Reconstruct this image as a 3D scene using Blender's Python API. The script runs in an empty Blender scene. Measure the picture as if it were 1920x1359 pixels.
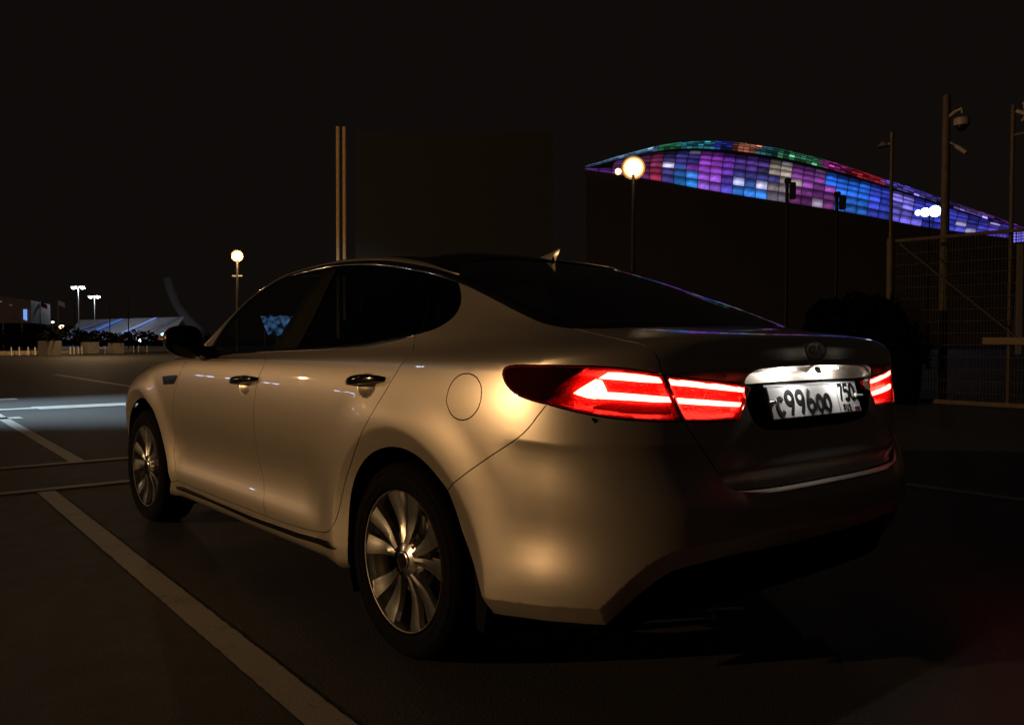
import bpy, bmesh, math, random
import numpy as np
from mathutils import Vector, Matrix
from mathutils.geometry import delaunay_2d_cdt
random.seed(7)
scene = bpy.context.scene
col = scene.collection

# ---------------------------------------------------------------- camera, sky, exposure
def make_camera():
    cd = bpy.data.cameras.new('camera')
    cam = bpy.data.objects.new('camera', cd)
    col.objects.link(cam)
    cd.sensor_width = 36.0
    cd.lens = 36.0 * 1579.08 / 1920.0
    cd.clip_start = 0.05
    cd.clip_end = 3000
    yaw, pit, rol = math.radians(39.985), math.radians(-1.516), math.radians(0.126)
    f = Vector((math.sin(yaw) * math.cos(pit), math.cos(yaw) * math.cos(pit), math.sin(pit)))
    r = f.cross(Vector((0, 0, 1))).normalized()
    u = r.cross(f)
    r2 = r * math.cos(rol) + u * math.sin(rol)
    u2 = u * math.cos(rol) - r * math.sin(rol)
    m = Matrix((r2, u2, -f)).transposed().to_4x4()
    m.translation = (-2.428, -2.419, 1.083)
    cam.matrix_world = m
    scene.camera = cam
make_camera()

world = bpy.data.worlds.new('World')
scene.world = world
world.use_nodes = True
_bg = world.node_tree.nodes['Background']
_bg.inputs[0].default_value = (0.0046, 0.0034, 0.0029, 1)     # night sky over a lit city
_bg.inputs[1].default_value = 1.0

scene.view_settings.view_transform = 'Standard'
scene.view_settings.look = 'None'
scene.view_settings.gamma = 1.0
scene.view_settings.exposure = 0.0
scene.view_settings.use_curve_mapping = False
scene.render.engine = 'CYCLES'
scene.cycles.max_bounces = 8
scene.cycles.transparent_max_bounces = 16
scene.cycles.use_denoising = True
scene.cycles.sample_clamp_indirect = 4.0
# ---------------------------------------------------------------- car body surface
# The left half of the body is one smooth surface S(s, r): s runs from the rear centre line (0) round the
# corner and along the side to the nose (17), r from the sill (0) over shoulder, belt and rail to the roof (20).
def nspline(x, y, xq):
    n = len(x); h = np.diff(x)
    A = np.zeros((n, n)); b = np.zeros((n, y.shape[1]))
    A[0, 0] = A[-1, -1] = 1
    for i in range(1, n - 1):
        A[i, i-1] = h[i-1]; A[i, i] = 2 * (h[i-1] + h[i]); A[i, i+1] = h[i]
        b[i] = 6 * ((y[i+1] - y[i]) / h[i] - (y[i] - y[i-1]) / h[i-1])
    M = np.linalg.solve(A, b)
    k = np.clip(np.searchsorted(x, xq) - 1, 0, n - 2)
    t0 = (x[k+1] - xq)[:, None]; t1 = (xq - x[k])[:, None]; hk = h[k][:, None]
    return (M[k] * t0**3 + M[k+1] * t1**3) / (6 * hk) + (y[k] / hk - M[k] * hk / 6) * t0 + (y[k+1] / hk - M[k+1] * hk / 6) * t1

NS = 17
SG = np.linspace(0, NS, 681)
# lower rings: half width, side z, rear y, rear z, nose y, nose z
LOW = [
    (.800, .200, -.930, .240, 3.50, .20),
    (.888, .236, -1.030, .275, 3.66, .215),
    (.900, .290, -1.056, .360, 3.71, .27),
    (.906, .360, -1.072, .450, 3.74, .34),
    (.906, .460, -1.082, .550, 3.755, .42),
    (.912, .580, -1.080, .625, 3.76, .50),
    (.928, .700, -1.054, .672, 3.765, .57),
    (.935, .790, -1.019, .765, 3.76, .63),
    (.934, .870, -1.010, .865, 3.745, .68),
    (.926, .945, -1.000, .955, 3.72, .71),
    (.914, .998, -1.004, 1.045, 3.69, .735),
]
SIDE_Y = {5: -.60, 6: -.30, 7: .10, 8: .50, 9: .95, 10: 1.40, 11: 1.85, 12: 2.30, 13: 2.75, 14: 3.15}
def ring_xy(W, Yr, Yf):
    """dense half plan outline, rear centre to nose centre"""
    th = np.linspace(0, 1, 2001)
    yr = .2 - (.2 - Yr) * np.sin(np.pi / 2 * (1 - th))          # rear centre -> y .2
    wr = W * np.clip(1 - ((.2 - yr) / (.2 - Yr)) ** 4.5, 0, 1) ** (1 / 4.3)
    # use x as parameter close to the rear face for even sampling
    xr = np.linspace(0, W * .97, 1200)
    ya = .2 - (.2 - Yr) * np.clip(1 - (xr / W) ** 4.3, 0, 1) ** (1 / 4.5)
    a = np.stack([xr, ya], 1)
    m = (wr > W * .97) & (yr < .2)
    b = np.stack([wr[m], yr[m]], 1)
    c = np.stack([np.full(600, W), np.linspace(.2, 1.9, 600)], 1)
    yf = 1.9 + (Yf - 1.9) * np.sin(np.pi / 2 * th)
    wf = W * np.clip(1 - ((yf - 1.9) / (Yf - 1.9)) ** 5.0, 0, 1) ** (1 / 3.2)
    m = wf > W * .93
    d = np.stack([wf[m], yf[m]], 1)
    xf = np.linspace(W * .93, 0, 1200)
    e = np.stack([xf, 1.9 + (Yf - 1.9) * np.clip(1 - (xf / W) ** 3.2, 0, 1) ** (1 / 5.0)], 1)
    p = np.concatenate([a, b, c, d, e])
    keep = np.r_[True, np.hypot(*np.diff(p, axis=0).T) > 1e-7]
    return p[keep]
def ring_stations(p, W):
    L = np.r_[0, np.cumsum(np.hypot(*np.diff(p, axis=0).T))]
    st = []
    side = int(np.argmax(p[:, 0] > W * .975))
    mid = len(p) // 2
    rear = slice(0, side + 1)
    for s in range(NS + 1):
        if s == 0: st.append(0)
        elif s < 5:
            st.append(np.interp(W * (0, .377, .645, .817, .925)[s], p[rear, 0], L[rear]))
        elif s < 15:
            lo = np.searchsorted(L, L[side] * .8)
            pp = p[lo:]; st.append(np.interp(SIDE_Y[s], pp[:, 1], L[lo:]) if True else 0)
        elif s < 17:
            hi = slice(len(p) - 1100, len(p))
            st.append(np.interp(-W * {15: .84, 16: .54}[s], -p[hi, 0], L[hi]))
        else: st.append(L[-1])
    return L, np.array(st)
def low_ring(W, zs, Yr, zr, Yf, zf):
    p = ring_xy(W, Yr, Yf)
    L, st = ring_stations(p, W)
    l = nspline(np.arange(NS + 1.), st[:, None], SG)[:, 0]
    l = np.clip(l, 0, L[-1])
    x = np.interp(l, L, p[:, 0]); y = np.interp(l, L, p[:, 1])
    a = np.clip((SG - 1.2) / 4.4, 0, 1); a = a * a * (3 - 2 * a)
    z = zr + (zs - zr) * a
    b = np.clip(nspline(np.array([0, 10., 11, 12, 13, 14, 15, 16, 17]), np.array([[0, 0, .0, .07, .32, .68, .88, .97, 1.]]).T, SG)[:, 0], 0, 1)
    z = z + (zf - zs) * b
    return np.stack([x, y, z], 1)
UP = {
 11: [(0,-1.003,1.086),(.35,-.988,1.084),(.60,-.932,1.075),(.748,-.852,1.062),(.835,-.745,1.050),(.876,-.565,1.036),(.896,-.30,1.027),(.899,.1,1.022),(.899,.5,1.017),(.899,.95,1.008),(.898,1.4,.995),(.890,1.85,.980),(.875,2.3,.963),(.85,2.65,.935),(.80,3.02,.868),(.68,3.33,.79),(.43,3.55,.75),(0,3.66,.74)],
 12: [(0,-.955,1.103),(.34,-.941,1.101),(.565,-.885,1.093),(.695,-.798,1.081),(.785,-.685,1.072),(.832,-.505,1.058),(.862,-.26,1.046),(.876,.1,1.040),(.880,.5,1.033),(.880,.95,1.023),(.875,1.4,1.010),(.865,1.85,.998),(.845,2.3,.985),(.80,2.6,.962),(.72,2.9,.925),(.57,3.1,.89),(.33,3.22,.87),(0,3.28,.86)],
 13: [(0,-.78,1.120),(.315,-.773,1.119),(.51,-.738,1.113),(.63,-.67,1.106),(.715,-.55,1.095),(.776,-.38,1.084),(.825,-.17,1.073),(.852,.12,1.063),(.858,.5,1.052),(.858,.95,1.041),(.854,1.4,1.030),(.843,1.9,1.018),(.80,2.3,1.0),(.72,2.5,.985),(.60,2.66,.975),(.44,2.78,.97),(.23,2.85,.967),(0,2.87,.965)],
 14: [(0,-.60,1.132),(.30,-.597,1.132),(.50,-.585,1.131),(.625,-.545,1.131),(.684,-.41,1.139),(.735,-.27,1.137),(.79,-.10,1.122),(.825,.12,1.107),(.834,.5,1.100),(.835,.95,1.090),(.83,1.4,1.078),(.815,1.85,1.062),(.775,2.17,1.045),(.69,2.33,1.035),(.56,2.42,1.03),(.38,2.48,1.027),(.2,2.51,1.025),(0,2.52,1.025)],
 15: [(0,-.30,1.250),(.30,-.30,1.247),(.50,-.298,1.231),(.635,-.292,1.222),(.672,-.19,1.236),(.702,-.09,1.226),(.738,.03,1.212),(.768,.20,1.204),(.782,.53,1.20),(.785,.95,1.195),(.778,1.38,1.185),(.766,1.73,1.18),(.733,1.95,1.178),(.645,2.08,1.172),(.52,2.165,1.17),(.36,2.22,1.17),(.19,2.245,1.17),(0,2.25,1.17)],
 16: [(0,-.02,1.354),(.28,-.02,1.350),(.48,-.02,1.334),(.620,-.015,1.311),(.655,.04,1.318),(.672,.11,1.315),(.692,.21,1.312),(.708,.36,1.313),(.719,.6,1.318),(.722,.95,1.320),(.715,1.3,1.311),(.708,1.57,1.302),(.688,1.75,1.294),(.60,1.86,1.285),(.48,1.94,1.285),(.34,1.98,1.287),(.17,2.0,1.288),(0,2.0,1.288)],
 17: [(0,.20,1.424),(.27,.20,1.419),(.45,.20,1.400),(.580,.20,1.375),(.612,.25,1.378),(.626,.32,1.382),(.638,.41,1.388),(.646,.53,1.396),(.651,.72,1.404),(.652,.95,1.409),(.645,1.18,1.406),(.642,1.39,1.402),(.622,1.53,1.394),(.545,1.62,1.383),(.44,1.68,1.385),(.31,1.72,1.387),(.16,1.735,1.388),(0,1.74,1.388)],
 18: [(0,.40,1.455),(.25,.40,1.450),(.41,.40,1.436),(.52,.405,1.418),(.551,.44,1.420),(.566,.49,1.424),(.575,.56,1.428),(.582,.65,1.433),(.586,.79,1.439),(.585,.97,1.444),(.578,1.13,1.443),(.562,1.26,1.438),(.53,1.36,1.432),(.475,1.43,1.431),(.385,1.475,1.433),(.275,1.505,1.436),(.14,1.52,1.438),(0,1.525,1.438)],
}
def sstep(a, b, x):
    t = np.clip((x - a) / (b - a), 0, 1)
    return t * t * (3 - 2 * t)
def mirror_pad(G):
    m = np.array([-1, 1, 1])
    return np.concatenate([G[:, 1:2] * m, G, G[:, -2:-1] * m], axis=1)
def build_surface():
    rows = [low_ring(*k) for k in LOW]
    for k in range(11, 19):
        rows.append(nspline(np.arange(NS + 1.), np.array(UP[k], float), SG))
    top = rows[18]
    mid = top.copy(); mid[:, 0] *= .5; mid[:, 1] = .97 + (mid[:, 1] - .97) * .62; mid[:, 2] += .018
    end = top.copy(); end[:, 0] *= 0; end[:, 1] = .97 + (end[:, 1] - .97) * .30; end[:, 2] = 1.476
    rows += [mid, end]
    R = np.stack(rows)                                   # 21 x ns x 3
    mean = np.linalg.norm(np.diff(R, axis=0), axis=2).mean(1)
    cnt = np.clip(np.ceil(mean / .0065).astype(int), 5, 60)
    rg = np.concatenate([k + np.arange(c) / c for k, c in enumerate(cnt)] + [[20.]])
    k = np.minimum(rg.astype(int), 19); f = (rg - k)[:, None, None]
    G = R[k] * (1 - f) + R[k+1] * f                      # nr x ns x 3
    # smoothing along r, gentler where a crease should stay
    w = np.ones(len(rg))
    for c, width, keep in ((1., .5, .80), (2., .4, .5), (10.25, .5, .85), (11., .45, .55), (14., .4, .3), (17.6, .5, .4)):
        w *= 1 - keep * np.exp(-((rg - c) / width) ** 2)
    lam = (.5 * w)[1:-1, None, None]
    for _ in range(60):
        G[1:-1] += lam * (G[:-2] + G[2:] - 2 * G[1:-1])
        G[1:-1, 0, 0] = 0; G[1:-1, -1, 0] = 0
    # light smoothing along s as well
    for _ in range(14):
        H = mirror_pad(G)
        G = G + .35 * (H[:, :-2] + H[:, 2:] - 2 * G)
    return rg, G
RG, GR = build_surface()

def grid_normals(G):
    H = mirror_pad(G); ds = (H[:, 2:] - H[:, :-2]) / (2 * (SG[1] - SG[0])); dr = np.gradient(G, RG, axis=0)
    n = np.cross(dr, ds)
    return n / (np.linalg.norm(n, axis=2, keepdims=True) + 1e-12)
def circ(y, z, yc, zc): return np.hypot(y - yc, z - zc)
def shape_details(G):
    N = grid_normals(G)
    if N[60, 300, 0] < 0: N = -N
    x, y, z = G[..., 0], G[..., 1], G[..., 2]
    side = sstep(.70, .84, x)
    d = np.zeros(x.shape)
    for yc, reach in ((-.02, .60), (2.805, .58)):         # wheel arch flares with a crest
        r = circ(y, z, yc, .335)
        bump = sstep(.62, .455, r) * .014
        lip = np.clip(.456 - r, 0, .09) * .36
        d += (bump - lip) * side * sstep(1.0, .8, z)
    dy = sstep(.42, .75, y) * sstep(2.42, 2.1, y)         # hollow low in the doors
    d -= .026 * np.exp(-((z - .50) / .13) ** 2) * dy * side
    d += .008 * np.exp(-((z - .36) / .05) ** 2) * dy * side
    # bumper side: a sharp crease, under it a hollow over the flared lower edge
    rear = sstep(-.50, -.70, y) * sstep(.45, .62, x)
    t = np.clip(.800 - z, 0, 1) / .075
    d -= .011 * t * np.exp(1 - t) * rear
    d -= .007 * np.exp(-((z - .545) / .080) ** 2) * rear
    d += .006 * np.exp(-((z - .40) / .07) ** 2) * rear
    return G + N * d[..., None]
GR = shape_details(GR)
NR = grid_normals(GR)
if NR[60, 300, 0] < 0: NR = -NR

def bil(A, s, r):
    s = np.clip(np.atleast_1d(np.asarray(s, float)), 0, NS); r = np.clip(np.atleast_1d(np.asarray(r, float)), 0, 20)
    fi = s / NS * (len(SG) - 1); i = np.minimum(fi.astype(int), len(SG) - 2); fi = (fi - i)[:, None]
    j = np.clip(np.searchsorted(RG, r, side='right') - 1, 0, len(RG) - 2); fj = ((r - RG[j]) / (RG[j+1] - RG[j]))[:, None]
    return (A[j, i] * (1 - fi) + A[j, i+1] * fi) * (1 - fj) + (A[j+1, i] * (1 - fi) + A[j+1, i+1] * fi) * fj
def S(s, r): return bil(GR, s, r)
def SN(s, r):
    n = bil(NR, s, r)
    return n / np.linalg.norm(n, axis=1, keepdims=True)
# traced outlines of the body panels as (s, r) on the body surface
SR = {
    'dlo': [(11.0281, 13.8557), (11.3674, 14.9667), (11.3183, 15.6639), (11.2654, 16.3006), (10.8738, 16.7354), (10.0756, 17.0516), (8.8651, 17.0061), (8.3524, 17.0288), (7.3407, 16.9389), (6.1511, 16.6799), (5.0286, 16.2899), (4.5401, 15.8722), (4.3375, 15.6146), (4.7516, 15.2791), (5.2827, 14.7127), (5.5647, 14.3587), (5.9103, 14.1115), (6.229, 13.9817), (6.5589, 13.7871), (7.0458, 13.5108), (7.5014, 13.1098), (7.9852, 12.9757), (8.4317, 12.8396), (9.1837, 12.8149), (10.2186, 12.6417), (10.6296, 12.1658)],
    'rail': [(11.4493, 14.0361), (11.5786, 14.9796), (11.5671, 15.6444), (11.8219, 16.3991), (11.2, 16.8153), (10.9003, 17.5373), (9.5215, 17.9462), (7.8416, 17.5442), (6.0047, 17.1997), (4.4681, 16.6739), (3.4446, 16.3525), (3.2902, 15.9989)],
    'cpillar': [(4.3413, 15.5623), (4.0832, 15.5463), (4.0471, 15.0701), (3.8952, 14.7121), (3.7681, 14.392), (3.6775, 14.0658), (3.5325, 13.6726), (3.1989, 13.5016)],
    'glassedge': [(2.9534, 15.9137), (2.9775, 15.6019), (3.0101, 15.2891), (3.1111, 14.8558), (3.1539, 14.4816), (3.2232, 14.0882), (3.2035, 13.819)],
    'trunk_top': [(3.1989, 13.5016), (3.1253, 12.9709), (2.9539, 12.4376), (2.7361, 11.8496), (2.4821, 11.3228), (2.4179, 11.0961), (2.394, 10.7374), (2.3958, 10.2053), (2.3735, 9.7484), (2.3241, 9.4784)],
    'parting': [(2.324, 9.5182), (2.1529, 8.7084), (1.9864, 7.9698)],
    'trunk_low': [(1.9864, 7.9698), (1.871, 7.5573), (1.7158, 7.138), (1.6315, 6.8411), (1.578, 6.5039), (1.5414, 6.1072), (1.4966, 5.8877), (1.4061, 5.7617), (1.195, 5.7222), (0.8702, 5.6612), (0.3763, 5.6269), (0.1382, 5.5856)],
    'lamp': [(5.2846, 10.2129), (5.2381, 10.4486), (5.1543, 10.5024), (4.2379, 10.2585), (3.3692, 10.0207), (3.1035, 9.9211), (2.7943, 9.7866), (2.4685, 9.5989), (2.2158, 9.4445), (1.6871, 9.2562), (1.2542, 9.0835), (1.0028, 8.9638), (0.9746, 8.8686), (1.0469, 8.4645), (1.1632, 7.9156), (1.4827, 7.9237), (1.9783, 7.9622), (2.3575, 7.9772), (2.7884, 8.0117), (3.1755, 8.1019), (3.4584, 8.2186), (3.7816, 8.3892), (4.0803, 8.5068), (4.7434, 8.6677), (4.9769, 8.7652), (5.1135, 8.9544), (5.2171, 9.4113), (5.2778, 9.905)],
    'bumpercut': [(3.9311, 8.4369), (4.3883, 7.8972), (5.0573, 7.1174), (5.468, 6.3919), (5.7664, 5.7416), (6.0112, 5.3084)],
    'doorrear': [(6.5763, 13.7158), (6.5935, 12.9021), (6.6291, 10.9709), (6.6743, 9.8492), (6.798, 8.8338), (6.9264, 7.9295), (7.0683, 7.0912), (7.3148, 6.0366), (7.5493, 5.1381), (7.6613, 4.5737), (7.7635, 3.6865), (7.8126, 3.1602), (7.9432, 2.8097), (8.2146, 2.5606), (8.7047, 2.4005), (9.5773, 2.3137), (10.6225, 2.363), (11.5438, 2.4127), (11.7696, 2.4323)],
    'doormid': [(9.4988, 13.0026), (9.183, 9.846), (9.3274, 8.6001), (9.3449, 7.4678), (9.4181, 5.8402), (9.4996, 4.6535), (9.3245, 3.5831), (9.2165, 2.4294)],
    'doorfront': [(11.4434, 8.9518), (11.6871, 7.0683), (11.7723, 6.2038), (11.9291, 4.0721), (11.8226, 2.3516)],
    'sillbottom': [(12.1237, 0.9217), (10.3509, 0.7885), (8.929, 0.7884), (7.7006, 0.7797)],
    'sillstrip_top': [(11.812, 2.0173), (11.5659, 2.1864), (10.6425, 2.0709), (9.5978, 1.9776), (8.577, 2.1284), (7.9434, 2.4145)],
    'sillstrip_bot': [(11.8294, 1.7353), (10.6629, 1.7646), (9.6227, 1.5727), (8.5982, 1.7127), (7.7998, 2.0935)],
    'arch': [(7.7083, 0.7282), (7.6576, 2.6079), (7.654, 3.7334), (7.5804, 4.5798), (7.4037, 5.3344), (7.2041, 5.8292), (6.9702, 6.1859), (6.7465, 6.3788), (6.5122, 6.3498), (6.3344, 6.1262), (6.1765, 5.727), (6.0271, 5.2359), (5.9493, 4.6763), (5.8113, 3.8001), (5.7004, 3.6201), (5.6048, 3.016), (5.4725, 1.7735)],
    'archcrest': [(7.3303, 5.861), (6.9901, 6.6785), (6.6513, 7.0155), (6.302, 6.851), (6.0155, 6.3004), (5.803, 5.5563), (5.6485, 4.7556), (5.5108, 3.9639), (5.456, 3.2844), (5.3737, 2.857)],
    'bumperbottom': [(5.4725, 1.7735), (5.039, 1.865), (4.0726, 1.8406), (3.3946, 1.7268), (3.2369, 2.1959), (2.9439, 2.981), (2.5105, 3.4441), (1.361, 3.509), (0.5391, 3.4402)],
    'bumperedge': [(5.3737, 2.857), (5.1637, 2.7565), (4.5638, 2.6737), (3.5469, 2.4481), (3.3942, 2.4922), (3.2578, 2.7515), (2.9547, 3.2751), (2.5774, 3.5653)],
    'bcrease': [(4.3639, 7.3665), (3.7487, 7.2208), (3.3767, 7.0528), (3.0284, 6.9149), (2.7252, 6.8521)],
    'farch': [(14.3014, 4.1906), (14.0733, 5.4176), (13.7214, 6.4701), (13.3942, 7.0058), (12.992, 7.0901), (12.6042, 6.7914), (12.4211, 6.279), (12.2939, 5.6265), (12.2023, 4.8659), (12.1229, 4.1405), (12.0391, 3.3515), (11.9768, 2.251), (12.02, 1.0191)],
    'fuel': [(5.9675, 8.428), (5.9594, 8.9489), (5.8975, 9.6224), (5.7797, 9.9216), (5.6418, 9.8641), (5.537, 9.4239), (5.4964, 8.7738), (5.5159, 8.2124), (5.6067, 7.798), (5.7313, 7.6371), (5.8578, 7.7062), (5.9398, 7.9767)],
    'handle_r': [(7.5524, 8.9249), (6.8264, 9.3947), (7.209, 8.2998), (7.2696, 9.7098), (7.0885, 8.7597)],
    'handle_f': [(9.9539, 8.3713), (9.2982, 8.7853), (9.6811, 7.7988), (9.6194, 9.0193), (9.5827, 8.1643)],
    'vent': [(12.0928, 8.3595), (12.0326, 7.7468), (11.6857, 7.7654), (11.5727, 8.3326), (11.632, 8.4148), (12.0187, 8.4689)],
    'plate': [(0.7498, 8.8804), (0.6989, 8.9023), (0.8102, 7.8597), (0.6537, 7.8372)],
    'emblem': [(0.2519, 10.301)],
    'garnish': [(0.9869, 9.4465), (0.8682, 9.4949), (0.2274, 9.5538), (0.2884, 9.5756), (0.6813, 9.5719)],
    'ridge': [(0.8059, 6.7891), (0.3291, 6.7888)],
    'bar_out_up': [(3.2667, 9.4777), (3.1383, 9.7015), (2.993, 9.6724), (2.6772, 9.5473), (2.3413, 9.3817), (2.3071, 9.299), (2.3154, 9.1926), (2.5769, 9.2418), (2.9886, 9.3813)],
    'blob': [(3.6096, 8.9066), (3.4555, 9.1886), (3.3049, 9.4491), (3.221, 9.386), (3.1848, 9.2118), (3.1425, 8.9646), (3.1416, 8.9133), (3.2082, 8.7438), (3.3066, 8.7169), (3.4077, 8.7538), (3.5234, 8.8339)],
    'bar_out_low': [(3.2113, 8.9331), (3.0546, 8.9181), (2.672, 8.8313), (2.1588, 8.7088), (2.1576, 8.5651), (2.4236, 8.5899), (2.7852, 8.6563), (3.2502, 8.727)],
    'bar_in_up': [(2.2176, 9.3468), (1.5893, 9.1113), (0.9913, 8.8705), (0.9921, 8.7408), (1.5488, 8.9153), (2.1594, 9.0959)],
    'bar_in_low': [(2.0576, 8.6853), (1.5911, 8.58), (1.0744, 8.4353), (1.0854, 8.3153), (1.5928, 8.4278), (2.0274, 8.5236)],
    'strip': [(3.8098, 8.5364), (3.4627, 8.371), (3.1745, 8.2423), (2.7912, 8.1536), (2.3443, 8.0851), (2.3451, 8.0432), (2.7917, 8.1025), (3.1783, 8.1897), (3.4626, 8.3172), (3.8091, 8.4898)],
    'reflector': [(3.0513, 8.6389), (2.7896, 8.5487), (2.3818, 8.5227), (2.1537, 8.5087), (2.0907, 8.1544), (2.3603, 8.1357), (2.7517, 8.2128), (3.0506, 8.3318), (3.3327, 8.4648)],
    'sensor': [(3.3406, 8.101), (3.2774, 8.0606), (3.2642, 7.9917), (3.3003, 7.9286), (3.3274, 8.0035)],
    'bstrip': [(9.1883, 13.0393), (8.7875, 13.0851), (8.687, 15.2909), (8.6318, 16.7565), (8.8413, 16.8267), (9.0157, 15.4726)],
    'qstrip': [(7.0374, 13.7579), (6.5949, 13.8719), (6.134, 15.828), (6.6127, 15.5487)],
}
# ---------------------------------------------------------------- helpers: materials, meshes, tags
def mat(name, base=(.5, .5, .5), rough=.5, metal=0.0, coat=0.0, spec=.5, emit=None, estr=0.0, bump=None, noise=None, crough=.03):
    m = bpy.data.materials.new(name); m.use_nodes = True
    nt = m.node_tree; b = nt.nodes['Principled BSDF']
    b.inputs['Base Color'].default_value = (*base, 1)
    b.inputs['Roughness'].default_value = rough
    b.inputs['Metallic'].default_value = metal
    b.inputs['Coat Weight'].default_value = coat
    b.inputs['Coat Roughness'].default_value = crough
    b.inputs['Specular IOR Level'].default_value = spec
    if emit:
        b.inputs['Emission Color'].default_value = (*emit, 1); b.inputs['Emission Strength'].default_value = estr
    tc = None
    if bump or noise: tc = nt.nodes.new('ShaderNodeTexCoord')
    if noise:                                   # (scale, amount): colour mottling
        n = nt.nodes.new('ShaderNodeTexNoise'); n.inputs['Scale'].default_value = noise[0]; n.inputs['Detail'].default_value = 6
        nt.links.new(tc.outputs['Object'], n.inputs['Vector'])
        mr = nt.nodes.new('ShaderNodeMapRange'); mr.inputs[1].default_value = .3; mr.inputs[2].default_value = .7
        mr.inputs[3].default_value = 1 - noise[1]; mr.inputs[4].default_value = 1 + noise[1]
        nt.links.new(n.outputs['Fac'], mr.inputs[0])
        mx = nt.nodes.new('ShaderNodeMix'); mx.data_type = 'RGBA'; mx.blend_type = 'MULTIPLY'; mx.inputs[0].default_value = 1
        mx.inputs[6].default_value = (*base, 1)
        nt.links.new(mr.outputs[0], mx.inputs[7]); nt.links.new(mx.outputs[2], b.inputs['Base Color'])
    if bump:                                    # (scale, strength, distance)
        n = nt.nodes.new('ShaderNodeTexNoise'); n.inputs['Scale'].default_value = bump[0]; n.inputs['Detail'].default_value = 5
        nt.links.new(tc.outputs['Object'], n.inputs['Vector'])
        bp = nt.nodes.new('ShaderNodeBump'); bp.inputs['Strength'].default_value = bump[1]; bp.inputs['Distance'].default_value = bump[2]
        nt.links.new(n.outputs['Fac'], bp.inputs['Height']); nt.links.new(bp.outputs['Normal'], b.inputs['Normal'])
    return m

def tag(o, label=None, cat=None, group=None, kind=None):
    if label: o['label'] = label
    if cat: o['category'] = cat
    if group: o['group'] = group
    if kind: o['kind'] = kind
    return o
def empty(name, loc=(0, 0, 0), rz=0, label=None, cat=None, group=None, parent=None):
    o = bpy.data.objects.new(name, None); col.objects.link(o)
    o.location = loc; o.rotation_euler = (0, 0, rz); o.empty_display_size = .2
    if parent: o.parent = parent
    return tag(o, label, cat, group)
def link_mesh(name, me, parent=None):
    o = bpy.data.objects.new(name, me); col.objects.link(o)
    if parent: o.parent = parent
    return o
def raw(name, V, F, m, parent=None, smooth=False, autosmooth=None):
    me = bpy.data.meshes.new(name)
    me.from_pydata([tuple(map(float, v)) for v in V], [], [tuple(map(int, f)) for f in F])
    me.materials.append(m)
    if smooth: me.shade_smooth()
    if autosmooth is not None: me.set_sharp_from_angle(angle=math.radians(autosmooth))
    me.validate()
    return link_mesh(name, me, parent)
class MB:
    """collects boxes, tubes and lathes into one mesh"""
    def __init__(self): self.V = []; self.F = []
    def add(self, V, F):
        n = len(self.V); self.V += [tuple(v) for v in V]; self.F += [tuple(i + n for i in f) for f in F]; return self
    def box(self, c, s, rz=0, M=None, bev=0):
        bm = bmesh.new(); bmesh.ops.create_cube(bm, size=1)
        bmesh.ops.scale(bm, vec=s, verts=bm.verts)
        if bev: bmesh.ops.bevel(bm, geom=bm.edges[:], offset=bev, segments=2, affect='EDGES')
        T = Matrix.Translation(c) @ Matrix.Rotation(rz, 4, 'Z')
        if M is not None: T = M @ T
        bm.verts.index_update()
        self.add([T @ v.co for v in bm.verts], [[v.index for v in f.verts] for f in bm.faces]); bm.free(); return self
    def tube(self, pts, rad, n=8, cap=True, sx=1, ref=None):
        P = [Vector(p) for p in pts]; R = rad if hasattr(rad, '__len__') else [rad] * len(P)
        V = []; F = []; up = Vector(ref) if ref else None
        for i, p in enumerate(P):
            t = (P[min(i+1, len(P)-1)] - P[max(i-1, 0)]).normalized()
            if up is None: up = Vector((0, 0, 1)) if abs(t.z) < .9 else Vector((1, 0, 0))
            a = (up - t * up.dot(t)).normalized(); b = t.cross(a); up = a
            for k in range(n):
                w = 2 * math.pi * k / n
                V.append(p + a * (R[i] * math.cos(w)) + b * (R[i] * sx * math.sin(w)))
        for i in range(len(P) - 1):
            for k in range(n):
                F.append((i*n+k, i*n+(k+1) % n, (i+1)*n+(k+1) % n, (i+1)*n+k))
        if cap: F += [tuple(range(n))[::-1], tuple((len(P)-1)*n+k for k in range(n))]
        return self.add(V, F)
    def lathe(self, prof, n=32, axis='Z', c=(0, 0, 0), closed=False):
        V = []; F = []
        for (r, h) in prof:
            for k in range(n):
                w = 2 * math.pi * k / n
                v = (r * math.cos(w), r * math.sin(w), h) if axis == 'Z' else (h, r * math.cos(w), r * math.sin(w))
                V.append(Vector(v) + Vector(c))
        m = len(prof)
        for i in range(m if closed else m - 1):
            j = (i + 1) % m
            for k in range(n): F.append((i*n+k, i*n+(k+1) % n, j*n+(k+1) % n, j*n+k))
        return self.add(V, F)
    def prism(self, poly, d, axis='X'):
        n = len(poly); V = []
        for h in (0, d):
            for a, b in poly: V.append({'X': (h, a, b), 'Y': (a, h, b), 'Z': (a, b, h)}[axis])
        F = [tuple(range(n))[::-1], tuple(range(n, 2*n))] + [(i, (i+1) % n, n+(i+1) % n, n+i) for i in range(n)]
        return self.add(V, F)
    def build(self, name, m, parent=None, smooth=None):
        me = bpy.data.meshes.new(name); me.from_pydata([tuple(v) for v in self.V], [], self.F)
        bm = bmesh.new(); bm.from_mesh(me); bmesh.ops.recalc_face_normals(bm, faces=bm.faces); bm.to_mesh(me); bm.free()
        me.materials.append(m)
        if smooth is not None:
            me.shade_smooth()
            me.set_sharp_from_angle(angle=math.radians(smooth))
        return link_mesh(name, me, parent)

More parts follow.
